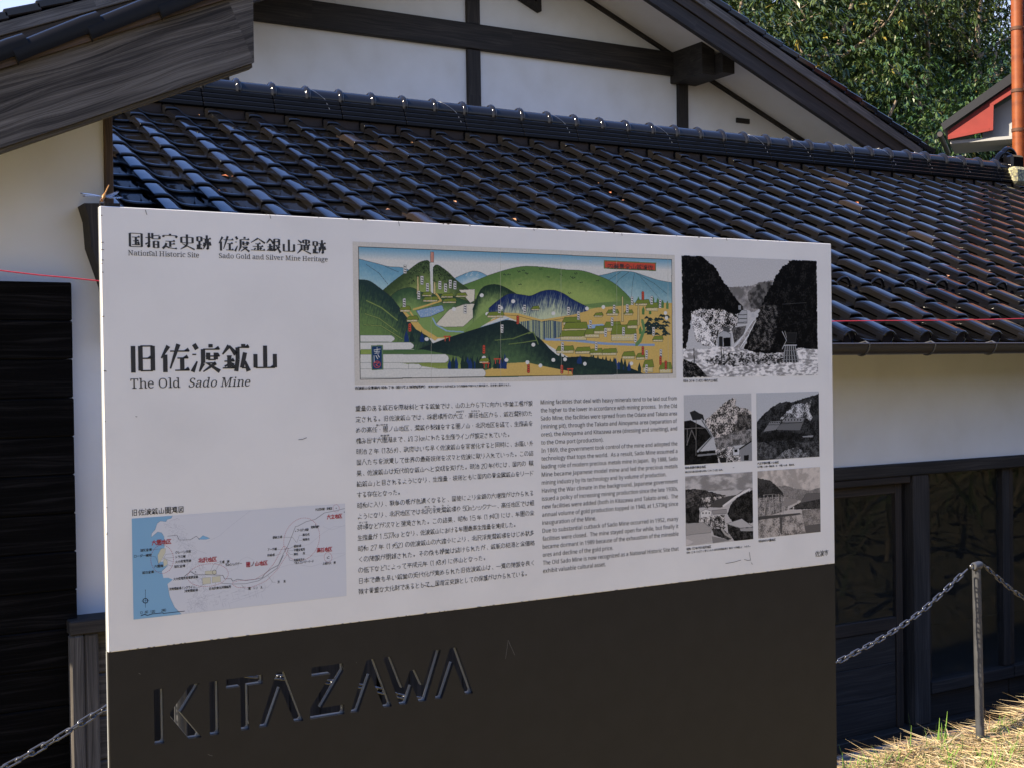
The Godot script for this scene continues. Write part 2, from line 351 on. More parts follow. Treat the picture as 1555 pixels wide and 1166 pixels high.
	"貯": "貝006g b0b3 74f4 79g9 c9cgag",
	"舎": "8006 80g6 37d7 858a 0aga 口3bdg",
	"及": "21d1a7e7 e71g 526e1g 5agg",
	"械": "木005g 64g4 747g 949e 5999 c0dbgg f79e",
	"び": "~3483395eac85 c5f9 d0e3",
}
const WIDE := {"0": 0.6, "1": 0.6, "2": 0.6, "3": 0.6, "4": 0.6, "5": 0.6, "6": 0.6, "7": 0.6, "8": 0.6, "9": 0.6, "(": 0.42, ")": 0.42, ",": 0.35, "k": 0.58, "g": 0.6, "m": 0.72, " ": 0.32, "・": 1.0, "「": 0.6, "」": 0.6, "、": 1.0, "。": 1.0}

func strokes_of(sign: String, at: Vector2, size: Vector2, out: Array, depth := 0) -> void:
	if not SIGNS.has(sign) or depth > 3:
		return
	for token in SIGNS[sign].split(" ", false):
		var first: int = token.unicode_at(0)
		if first > 0x2000:
			var g := []
			for k in range(1, token.length()):
				var v: int = "0123456789abcdefg".find(token[k])
				if v >= 0:
					g.append(v / 16.0)
			if g.size() >= 4:
				strokes_of(token[0], at + Vector2(g[0], g[1]) * size, Vector2(g[2] - g[0], g[3] - g[1]) * size, out, depth + 1)
			continue
		var bent: bool = token[0] == "~"
		var digits := []
		for k in token.length():
			var v: int = "0123456789abcdefg".find(token[k])
			if v >= 0:
				digits.append(v / 16.0)
		if digits.size() % 2 == 1:
			digits.pop_back()
		var pts := []
		for k in range(0, digits.size(), 2):
			pts.append(at + Vector2(digits[k], digits[k + 1]) * size)
		if pts.size() < 2:
			continue
		if bent and pts.size() > 2:
			pts = spline(pts, size.x * 0.09)
		out.append(pts)

# one written line on the board: left end and baseline in metres from the board's top left corner, total width, height of a sign
func write_line(st: SurfaceTool, text: String, u: float, v: float, width: float, height: float, weight: float, brush := false, em := 0.0) -> void:
	var total := 0.0
	for ch in text:
		total += WIDE.get(ch, 1.0)
	var unit := width / total if em == 0.0 else em
	var x := u
	var layer := 0
	for ch in text:
		var w: float = WIDE.get(ch, 1.0)
		if ch != " ":
			var parts := []
			var square := w >= 1.0
			var cell := Vector2(unit * 0.9 if square else unit * 0.95, height)
			strokes_of(ch, Vector2(x + unit * (0.05 if square else 0.0), v - height), cell, parts)
			for pts in parts:
				layer += 1
				var z := 0.0006 + 0.00003 * (layer % 9)
				pen(st, pts, weight, z, brush)
		x += unit * w

func pen(st: SurfaceTool, pts: Array, weight: float, z: float, brush: bool) -> void:
	for k in pts.size() - 1:
		var a: Vector2 = pts[k]
		var b: Vector2 = pts[k + 1]
		var d := b - a
		if d.length() < 1e-6:
			continue
		var l := d.length()
		d = d.normalized()
		var w0 := weight
		var w1 := weight
		if brush:
			var steep := absf(d.y)
			w0 = weight * lerpf(0.30, 1.0, smoothstep(0.15, 0.75, steep))
			w1 = w0
			if steep > 0.3 and absf(d.x) > 0.25 and l > weight * 2.0:
				if d.x * d.y < 0:            # falling to the left: thins out
					w1 = w0 * 0.35
				else:                        # falling to the right: swells
					w0 = w0 * 0.45
					w1 = w0 * 2.5
		var n := Vector2(-d.y, d.x)
		var e := d * (0.0 if brush else weight * 0.35)
		var p1 := a - e + n * w0 / 2
		var p2 := b + e + n * w1 / 2
		var p3 := b + e - n * w1 / 2
		var p4 := a - e - n * w0 / 2
		quad(st, Vector3(p4.x, -p4.y, z), Vector3(p1.x, -p1.y, z), Vector3(p2.x, -p2.y, z), Vector3(p3.x, -p3.y, z))
		if brush and absf(d.y) < 0.2 and d.x > 0 and l > weight * 2.0 and k == pts.size() - 2:
			var tip := b + Vector2(weight * 0.15, 0)
			tri(st, Vector3(tip.x - weight * 1.5, -tip.y, z), Vector3(tip.x, -tip.y, z), Vector3(tip.x - weight * 0.45, -tip.y + weight * 0.75, z))
# ---------------------------------------------------------------- the printed pictures of the board
var im: Image
var qd := []                    # corners of the picture (top left, top right, bottom right, bottom left) in the units the outlines are given in

func canvas(w: int, h: int, corners: Array, c: Color) -> void:
	im = Image.create(w, h, false, Image.FORMAT_RGB8)
	im.fill(c)
	qd = corners

func at(x: float, y: float) -> Vector2:
	var a: Vector2 = qd[0]
	var b: Vector2 = qd[1]
	var c: Vector2 = qd[2]
	var d: Vector2 = qd[3]
	var v := 0.5
	var u := 0.5
	for k in 3:
		var l := lerpf(a.x, d.x, v)
		var r := lerpf(b.x, c.x, v)
		u = (x - l) / (r - l)
		var t := lerpf(a.y, b.y, u)
		var e := lerpf(d.y, c.y, u)
		v = (y - t) / (e - t)
	return Vector2(u, v)

func pix(x: float, y: float) -> Vector2:
	return at(x, y) * Vector2(im.get_width(), im.get_height())

func chain_of(flat: Array) -> PackedVector2Array:
	var out := PackedVector2Array()
	for k in range(0, flat.size(), 2):
		out.append(pix(flat[k], flat[k + 1]))
	return out

# filled outline; the ink runs from c0 at its top to c1 at its foot
func fill(flat: Array, c0: Color, c1 = null, edge = null) -> void:
	var p := chain_of(flat)
	fill_px(p, c0, c1)
	if edge != null:
		p.append(p[0])
		line_px(p, 1.0, edge)

func fill_px(p: PackedVector2Array, c0: Color, c1 = null) -> void:
	var y0 := 1e9
	var y1 := -1e9
	for q in p:
		y0 = minf(y0, q.y)
		y1 = maxf(y1, q.y)
	for y in range(maxi(0, int(y0)), mini(im.get_height() - 1, int(y1)) + 1):
		var xs := []
		var yy := y + 0.5
		for k in p.size():
			var a := p[k]
			var b := p[(k + 1) % p.size()]
			if (a.y <= yy) != (b.y <= yy):
				xs.append(a.x + (yy - a.y) / (b.y - a.y) * (b.x - a.x))
		xs.sort()
		var c: Color = c0 if c1 == null else c0.lerp(c1, clampf((yy - y0) / maxf(1.0, y1 - y0), 0, 1))
		for k in range(0, xs.size() - 1, 2):
			var l := maxi(0, roundi(xs[k]))
			var r := mini(im.get_width(), roundi(xs[k + 1]))
			if r > l:
				im.fill_rect(Rect2i(l, y, r - l, 1), c)

func line_px(p: PackedVector2Array, w: float, c: Color, dash := 0.0) -> void:
	var run := 0.0
	for k in p.size() - 1:
		var d := p[k].distance_to(p[k + 1])
		var n := maxi(1, int(d / 0.7))
		for i in n:
			run += d / n
			if dash > 0.0 and fmod(run, dash * 2.0) > dash:
				continue
			var q := p[k].lerp(p[k + 1], float(i) / n)
			im.fill_rect(Rect2i(roundi(q.x - w / 2), roundi(q.y - w / 2), maxi(1, roundi(w)), maxi(1, roundi(w))), c)

func ink(flat: Array, w: float, c: Color, dash := 0.0) -> void:
	line_px(chain_of(flat), w, c, dash)

func blob(x: float, y: float, rx: float, ry: float, c: Color) -> void:
	var flat := []
	for k in 14:
		flat.append_array([x + rx * cos(TAU * k / 14), y + ry * sin(TAU * k / 14)])
	fill(flat, c)

func ring(x: float, y: float, rx: float, ry: float, w: float, c: Color, dash := 0.0, turn := 0.0) -> void:
	var flat := []
	for k in 61:
		var q := Vector2(rx * cos(TAU * k / 60), ry * sin(TAU * k / 60)).rotated(turn)
		flat.append_array([x + q.x, y + q.y])
	ink(flat, w, c, dash)

func grain(amount: float, freq: float, s: int, fold := 0.0) -> void:
	var a := noise(freq, 4, s)
	var r := RandomNumberGenerator.new()
	r.seed = s
	for y in im.get_height():
		for x in im.get_width():
			var f := 1.0 + amount * a.get_noise_2d(x, y) * 1.6 + amount * (r.randf() - 0.5) * 0.5
			var c := im.get_pixel(x, y)
			im.set_pixel(x, y, Color(clampf(c.r * f, 0, 1), clampf(c.g * f, 0, 1), clampf(c.b * f, 0, 1)))

func gr(v: float, warm := 0.0) -> Color:
	return Color(v * (1.0 + warm), v, v * (1.0 - warm))

func picture() -> StandardMaterial3D:
	var m := mat(Color.WHITE, 0.6)
	m.metallic_specular = 0.2
	m.albedo_texture = ImageTexture.create_from_image(im)
	return m

func smooth_px(flat: Array) -> PackedVector2Array:
	var c := Array(chain_of(flat))
	return PackedVector2Array(spline(c, 3.0))

# a printed hill: smooth ridge from left to right, ink fading from c0 at the ridge to c1 «deep» units below it, down to the foot line
func hill(ridge: Array, foot: Array, c0: Color, c1: Color, deep: float, line: Color, streak := 0.0) -> void:
	var p := smooth_px(ridge)
	var f := chain_of(foot)
	var dp := deep * im.get_height() / 600.0
	var nz := noise(0.05, 3, int(ridge[0]) + 3)
	var k := 0
	var j := 0
	for x in range(maxi(0, ceili(p[0].x)), mini(im.get_width() - 1, floori(p[-1].x)) + 1):
		while k < p.size() - 2 and p[k + 1].x < x:
			k += 1
		while j < f.size() - 2 and f[j + 1].x < x:
			j += 1
		var top := lerpf(p[k].y, p[k + 1].y, clampf((x - p[k].x) / maxf(0.01, p[k + 1].x - p[k].x), 0, 1))
		var bot := lerpf(f[j].y, f[j + 1].y, clampf((x - f[j].x) / maxf(0.01, f[j + 1].x - f[j].x), 0, 1))
		for y in range(maxi(0, roundi(top)), mini(im.get_height(), roundi(bot))):
			var t := (y - top) / dp + 0.16 * nz.get_noise_2d(x * 1.0, y * 1.0) + streak * nz.get_noise_2d(x * 5.0 + (y - top) * 1.2, y * 0.3)
			im.set_pixel(x, y, c0.lerp(c1, smoothstep(0.0, 1.0, t)))
	line_px(p, 1.0, line)

# broken light and dark inside an outline with a ragged edge: rock, brush or rubble in an old photograph
func rough(flat: Array, lo: float, hi: float, freq: float, s: int, ragged := 0.0, warm := 0.03, tall := 1.0, bias := 0.0) -> void:
	var p := chain_of(flat)
	if ragged > 0.0:
		var q := PackedVector2Array()
		var r := RandomNumberGenerator.new()
		r.seed = s
		for k in p.size():
			var a := p[k]
			var b := p[(k + 1) % p.size()]
			var n := maxi(1, int(a.distance_to(b) / 4.0))
			for i in n:
				var e := a.lerp(b, float(i) / n)
				q.append(e + Vector2(r.randf_range(-ragged, ragged), r.randf_range(-ragged, ragged)))
		p = q
	var nz := noise(freq * 2.4, 4, s)
	var n2 := noise(freq * 0.5, 2, s + 5)
	var y0 := 1e9
	var y1 := -1e9
	for q in p:
		y0 = minf(y0, q.y)
		y1 = maxf(y1, q.y)
	for y in range(maxi(0, int(y0)), mini(im.get_height() - 1, int(y1)) + 1):
		var xs := []
		var yy := y + 0.5
		for k in p.size():
			var a := p[k]
			var b := p[(k + 1) % p.size()]
			if (a.y <= yy) != (b.y <= yy):
				xs.append(a.x + (yy - a.y) / (b.y - a.y) * (b.x - a.x))
		xs.sort()
		for k in range(0, xs.size() - 1, 2):
			for x in range(maxi(0, roundi(xs[k])), mini(im.get_width(), roundi(xs[k + 1]))):
				var v := 0.5 + 0.85 * nz.get_noise_2d(x * tall, y) + 0.6 * n2.get_noise_2d(x, y) + bias
				im.set_pixel(x, y, gr(lerpf(lo, hi, smoothstep(0.15, 0.85, v)), warm))

func paint_view() -> StandardMaterial3D:
	canvas(1280, 453, [Vector2(45, 22), Vector2(1508, 82), Vector2(1517, 640), Vector2(55, 670)], Color(0.80, 0.78, 0.74))
	var line := Color(0.12, 0.13, 0.12)
	var cream := Color(0.84, 0.81, 0.72)
	var ochre := Color(0.80, 0.66, 0.34)
	var green := Color(0.42, 0.56, 0.25)
	var mid := Color(0.24, 0.40, 0.20)
	var deep := Color(0.06, 0.15, 0.15)
	var navy := Color(0.05, 0.15, 0.36)
	var roof := Color(0.42, 0.48, 0.15)
	var red := Color(0.76, 0.24, 0.16)
	var paper := Color(0.83, 0.82, 0.79)
	fill([68, 45, 1492, 102, 1497, 618, 76, 646], paper)
	fill([68, 45, 1492, 102, 1492, 150, 68, 100], Color(0.35, 0.58, 0.70), paper)
	# far blue hills
	hill([68, 100, 130, 118, 190, 135, 245, 140, 300, 165], [68, 260, 300, 260], Color(0.36, 0.58, 0.68), Color(0.60, 0.74, 0.76), 110, line)
	ink([98, 125, 150, 165, 185, 215], 1, line)
	ink([175, 135, 230, 160], 1, line)
	hill([430, 205, 490, 174, 535, 156, 570, 158, 610, 178, 660, 200], [430, 225, 660, 225], Color(0.40, 0.60, 0.70), Color(0.74, 0.80, 0.80), 50, line)
	for x in [520, 540, 565]:
		ink([x, 160, x - 10, 176, x + 2, 170], 1.2, paper)
	hill([1090, 180, 1160, 168, 1220, 155, 1290, 158, 1350, 175, 1420, 195, 1494, 207], [1090, 330, 1494, 330], Color(0.34, 0.54, 0.60), Color(0.62, 0.74, 0.74), 140, line)
	for q in [[1230, 158, 1180, 190, 1150, 205], [1270, 160, 1225, 190, 1200, 220], [1300, 165, 1290, 210, 1285, 270], [1310, 165, 1400, 210, 1470, 260], [1330, 180, 1380, 230, 1440, 290]]:
		ink(q, 1, line)
	# broad green mountain
	hill([480, 225, 560, 195, 620, 170, 700, 145, 770, 132, 850, 135, 960, 147, 1040, 152, 1120, 175, 1190, 205, 1250, 250, 1300, 300], [480, 330, 1300, 330], Color(0.30, 0.44, 0.20), Color(0.56, 0.64, 0.32), 120, line)
	var r := RandomNumberGenerator.new()
	r.seed = 5
	for q in [[680, 168], [700, 168], [745, 155], [765, 148], [780, 165], [845, 145], [880, 178], [940, 170], [990, 180], [1010, 165], [1035, 205], [1115, 195], [750, 212], [1000, 185], [980, 252]]:
		for k in 3:
			ink([q[0] + k * 5 - 5, q[1] + r.randf_range(-5, 5), q[0] + k * 5 - 2, q[1] + r.randf_range(-2, 5)], 2, Color(0.07, 0.12, 0.10))
	# twin rock with the cleft
	hill([150, 258, 210, 200, 265, 155, 310, 118, 345, 106, 359, 116], [150, 300, 359, 300], Color(0.16, 0.24, 0.12), Color(0.50, 0.58, 0.28), 130, line)
	hill([369, 142, 388, 126, 430, 155, 470, 195, 530, 245, 560, 300], [369, 320, 560, 320], Color(0.16, 0.24, 0.12), Color(0.50, 0.58, 0.28), 130, line)
	for k in 420:
		var x := r.randf_range(270, 460)
		var y := r.randf_range(112, 215)
		if im.get_pixelv(Vector2i(pix(x, y))).r < 0.30 and absf(x - 364) > 6:
			ink([x, y, x + 3, y + 3], 1.6, Color(0.30, 0.38, 0.2) if k % 3 == 0 else Color(0.05, 0.10, 0.07))
	fill([357, 116, 361, 232, 367, 232, 371, 140], paper)
	# valley floor, left slopes
	hill([180, 290, 225, 245, 280, 230, 330, 252, 430, 262, 500, 285, 570, 310], [180, 470, 570, 450], Color(0.14, 0.26, 0.16), Color(0.46, 0.58, 0.30), 90, line)
	hill([68, 195, 110, 200, 150, 230, 200, 275, 240, 330, 300, 395, 350, 455, 380, 500], [68, 512, 380, 512], Color(0.06, 0.15, 0.15), Color(0.36, 0.48, 0.24), 210, line, 0.25)
	for q in [[100, 290, 160, 322, 225, 380], [95, 350, 150, 370, 225, 432], [90, 400, 160, 405, 245, 465]]:
		ink(q, 5, Color(0.22, 0.34, 0.19))
		ink(q, 2, Color(0.50, 0.56, 0.28))
	fill([235, 325, 262, 345, 340, 430, 392, 462, 380, 472, 300, 420], ochre)
	# pond, spoil heap, roads
	fill([300, 335, 360, 320, 410, 310, 418, 335, 360, 362, 320, 368], Color(0.50, 0.62, 0.74), null, line)
	for k in 60:
		var x := r.randf_range(308, 412)
		var y := r.randf_range(318, 362)
		if im.get_pixelv(Vector2i(pix(x, y))).b > 0.7:
			ink([x, y, x + 4, y], 1, paper)
	fill([380, 400, 440, 330, 505, 305, 610, 300, 560, 350, 500, 408, 420, 410], cream, null, line)
	fill([480, 240, 550, 237, 548, 290, 530, 300], cream, null, line)
	ink([290, 330, 350, 310, 405, 290, 390, 265, 375, 250], 5, ochre)
	ink([270, 330, 300, 380, 330, 420, 390, 460, 470, 460, 520, 440, 600, 390, 700, 345], 4, ochre)
	ink([370, 370, 385, 400, 430, 428, 500, 432, 600, 405, 700, 372], 4, Color(0.52, 0.64, 0.74))
	ink([500, 440, 560, 400, 600, 335, 640, 300], 3, ochre)
	# plain at the right, then the green hump and the blue mountains before it
	fill([640, 340, 900, 370, 1050, 335, 1150, 312, 1260, 298, 1493, 300, 1497, 618, 1200, 620, 1000, 560, 860, 480, 780, 400], ochre)
	fill([1000, 312, 1130, 298, 1290, 288, 1300, 308, 1100, 322], Color(0.38, 0.50, 0.26))
	hill([540, 330, 575, 240, 620, 216, 670, 222, 730, 255, 780, 290], [540, 400, 600, 385, 700, 335, 780, 310], Color(0.05, 0.14, 0.10), Color(0.50, 0.60, 0.32), 90, line, 0.2)
	fill([560, 372, 640, 305, 620, 380, 530, 440, 500, 432], Color(0.42, 0.54, 0.26))
	hill([610, 325, 650, 290, 700, 258, 760, 262, 800, 266, 850, 246, 900, 240, 950, 255, 1000, 285, 1070, 318], [610, 345, 740, 352, 860, 378, 960, 362, 1070, 335], Color(0.02, 0.10, 0.30), Color(0.74, 0.78, 0.62), 115, line, 0.55)
	# gorge under the road
	for y in range(int(pix(850, 372).y), int(pix(850, 468).y)):
		for x in range(int(pix(745, 400).x), int(pix(945, 400).x)):
			var t := sin(x * 0.55 + 3.0 * sin(x * 0.13)) * 0.5 + 0.5
			if absf(y - pix(850, 420).y) < pix(850, 468).y - pix(850, 420).y - absf(x - pix(850, 400).x) * 0.12:
				im.set_pixel(x, y, Color(0.10, 0.20, 0.34).lerp(Color(0.72, 0.74, 0.52), t * 0.8 + 0.2 * r.randf()))
	ink([640, 345, 740, 350, 850, 380, 960, 362, 1060, 350, 1200, 340], 5, ochre)
	ink([640, 352, 740, 358, 850, 387, 960, 369], 1, line)
	# black hill in the foreground
	hill([290, 520, 420, 465, 520, 430, 640, 392, 690, 378, 740, 388, 790, 425, 850, 470, 900, 520, 950, 546, 1060, 545, 1180, 565, 1290, 600, 1345, 620], [290, 535, 430, 600, 600, 640, 1345, 622], Color(0.03, 0.10, 0.11), Color(0.26, 0.38, 0.22), 210, line, 0.12)
	fill([76, 516, 330, 512, 480, 545, 560, 605, 430, 605, 76, 545], Color(0.22, 0.36, 0.20), Color(0.58, 0.62, 0.28))
	for q in [[640, 470, 800, 432], [700, 488, 830, 470], [790, 440, 835, 488]]:
		ink([q[0], q[1], (q[0] + q[2]) / 2.0, q[1] - 8, q[2], q[3]], 3, Color(0.36, 0.44, 0.22))
	fill([570, 615, 690, 575, 780, 570, 870, 590, 990, 612, 1000, 632, 600, 636], ochre)
	# rolled clouds
	for q in [[76, 448, 214, 478], [76, 480, 292, 512], [76, 534, 438, 572], [270, 577, 325, 602], [76, 600, 598, 640]]:
		fill([q[0], q[1], q[2] - 14, q[1], q[2] - 3, q[1] + 8, q[2], (q[1] + q[3]) / 2.0, q[2] - 3, q[3] - 8, q[2] - 14, q[3], q[0], q[3]], paper, null, Color(0.4, 0.42, 0.4))
	fill([78, 512, 150, 512, 150, 534, 78, 534], Color(0.52, 0.60, 0.28))
	# cypresses, pines and blossoms along the front
	for k in 64:
		var x := r.randf_range(425, 690) if k < 30 else r.randf_range(900, 1330)
		if k > 56:
			x = r.randf_range(255, 330)
		var y := 600.0 if k < 30 else 560 + (x - 900) * 0.13
		if k > 56:
			y = 478
		var h := r.randf_range(34, 72) * (0.8 if k > 29 else 1.0)
		var c := navy if k % 3 == 0 else Color(0.06, 0.14, 0.13)
		fill([x - 8, y, x - 9, y - h * 0.4, x, y - h, x + 9, y - h * 0.4, x + 8, y], c)
	for k in 56:
		var x := r.randf_range(1355, 1475)
		var y := r.randf_range(355, 445)
		fill([x - 15, y + 6, x - 4, y - 7, x + 5, y - 4, x + 16, y + 7, x, y + 4], Color(0.05, 0.13, 0.13))
	for q in [[720, 292], [770, 325], [580, 265], [605, 350], [460, 328], [665, 322], [905, 347], [690, 560], [785, 570], [845, 585], [960, 557], [905, 560], [1055, 577], [1285, 575], [1065, 325], [1145, 318], [345, 465], [590, 550], [812, 490], [1465, 368], [1460, 345]]:
		blob(q[0], q[1], 9, 9, Color(0.86, 0.85, 0.82))
	for q in [[1370, 310], [1395, 285], [1420, 290], [1445, 300], [1470, 305], [1320, 285], [1330, 420], [1345, 330], [1380, 330]]:
		fill([q[0] - 6, q[1] + 22, q[0] - 7, q[1], q[0], q[1] - 16, q[0] + 7, q[1], q[0] + 6, q[1] + 22], Color(0.26, 0.44, 0.2))
	# river and houses
	ink([870, 465, 1000, 470, 1150, 485, 1300, 490, 1400, 490], 8, Color(0.50, 0.60, 0.74))
	ink([1340, 380, 1350, 420, 1330, 470, 1310, 490], 10, Color(0.34, 0.5, 0.28))
	fill([1060, 400, 1140, 395, 1180, 415, 1150, 440, 1070, 440], Color(0.56, 0.68, 0.8))
	for q in [[990, 385, 80, 20], [1010, 415, 110, 26], [1000, 450, 125, 24], [1090, 440, 70, 22], [1130, 425, 60, 20], [1190, 345, 56, 14], [1270, 345, 40, 12], [1190, 410, 80, 24], [1245, 440, 120, 40], [1290, 400, 50, 20], [960, 515, 80, 18], [1045, 518, 70, 16], [1110, 525, 60, 16], [1175, 525, 70, 16], [1270, 540, 60, 18], [1330, 545, 40, 16], [1370, 590, 50, 30], [1460, 598, 60, 26], [1340, 300, 70, 14], [1390, 320, 60, 20], [1420, 465, 50, 14], [345, 262, 40, 10], [360, 285, 60, 12], [430, 268, 50, 10], [440, 292, 55, 11], [490, 265, 44, 10], [255, 330, 40, 14], [285, 375, 44, 14], [640, 355, 70, 14], [820, 325, 34, 10], [1120, 355, 40, 10], [590, 565, 40, 12]]:
		var x: float = q[0]
		var y: float = q[1]
		var w: float = q[2] / 2.0
		var h: float = q[3]
		fill([x - w, y, x + w, y - 2, x + w, y + h * 0.8, x - w, y + h * 0.8], Color(0.80, 0.74, 0.52), null, line)
		fill([x - w - 4, y + 3, x - w + 8, y - h, x + w - 2, y - h - 3, x + w + 6, y + 1], roof, null, line)
		for i in int(w / 7.0):
			ink([x - w + 6 + i * 13, y + h * 0.4, x - w + 10 + i * 13, y + h * 0.4], 2, paper)
	for q in [[1240, 270, 385], [1320, 305, 400], [308, 180, 260], [378, 205, 260]]:
		fill([q[0] - 5, q[2], q[0] - 3, q[1], q[0] + 3, q[1], q[0] + 5, q[2]], Color(0.78, 0.70, 0.46), null, line)
	for q in [[650, 555], [985, 600], [432, 452], [600, 575]]:
		ink([q[0] - 14, q[1], q[0] + 14, q[1]], 4, red)
		ink([q[0] - 9, q[1], q[0] - 9, q[1] + 22], 3, red)
		ink([q[0] + 9, q[1], q[0] + 9, q[1] + 22], 3, red)
	# name slips
	for q in [[255, 128], [325, 178], [348, 210], [312, 245], [400, 200], [424, 212], [444, 195], [464, 200], [252, 280], [508, 308], [658, 308], [772, 308], [976, 318], [1024, 338], [1082, 378], [1198, 308], [1264, 305], [1288, 270], [1388, 268], [1432, 285], [1156, 415], [1188, 365], [1245, 410], [1398, 410], [1436, 510], [1362, 515], [1362, 580], [670, 398], [948, 480], [1110, 478], [1305, 440]]:
		fill([q[0] - 6, q[1], q[0] + 6, q[1], q[0] + 6, q[1] + 38, q[0] - 6, q[1] + 38], Color(0.84, 0.83, 0.80), null, Color(0.35, 0.36, 0.36))
		for k in 3:
			ink([q[0] - 2, q[1] + 7 + k * 11, q[0] + 3, q[1] + 9 + k * 11], 2.5, line)
	for q in [[275, 395], [741, 360], [590, 495], [790, 582], [945, 585], [1343, 250], [1343, 500], [1462, 565], [1434, 545]]:
		fill([q[0] - 6, q[1], q[0], q[1] - 4, q[0] + 6, q[1], q[0] + 6, q[1] + 34, q[0], q[1] + 38, q[0] - 6, q[1] + 34], red, null, line)
		for k in 3:
			ink([q[0] - 2, q[1] + 7 + k * 10, q[0] + 2, q[1] + 8 + k * 10], 2, line)
	fill([360, 68, 374, 68, 374, 115, 360, 115], Color(0.76, 0.5, 0.42), null, line)
	# title plate and the seal of the printmaker
	fill([1147, 104, 1411, 117, 1411, 155, 1147, 143], Color(0.36, 0.40, 0.22))
	fill([1152, 109, 1406, 121, 1406, 150, 1152, 138], red)
	fill([118, 494, 166, 492, 168, 604, 121, 606], Color(0.36, 0.46, 0.32))
	fill([122, 499, 161, 497, 163, 600, 125, 602], Color(0.05, 0.18, 0.34))
	for q in [[130, 515, 156, 510], [143, 503, 142, 530], [132, 522, 154, 520], [134, 530, 152, 528], [146, 536, 152, 548], [138, 540, 146, 556], [131, 540, 131, 570]]:
		ink(q, 2, paper)
	ring(143, 580, 13, 15, 2, Color(0.75, 0.28, 0.26))
	ink([135, 572, 150, 572, 138, 582, 150, 590], 2, Color(0.75, 0.28, 0.26))
	ink([68, 45, 1492, 102, 1497, 618, 76, 646, 68, 45], 1.6, line)
	for x in [362, 662, 940, 1210, 1472]:                # the folds of the paper
		ink([x, 30, x + 3, 660], 1, Color(0.66, 0.65, 0.58))
	for y in im.get_height():                             # faded inks on old paper
		for x in im.get_width():
			im.set_pixel(x, y, im.get_pixel(x, y).lerp(Color(0.78, 0.76, 0.70), 0.13))
	grain(0.03, 0.11, 21)
	return picture()

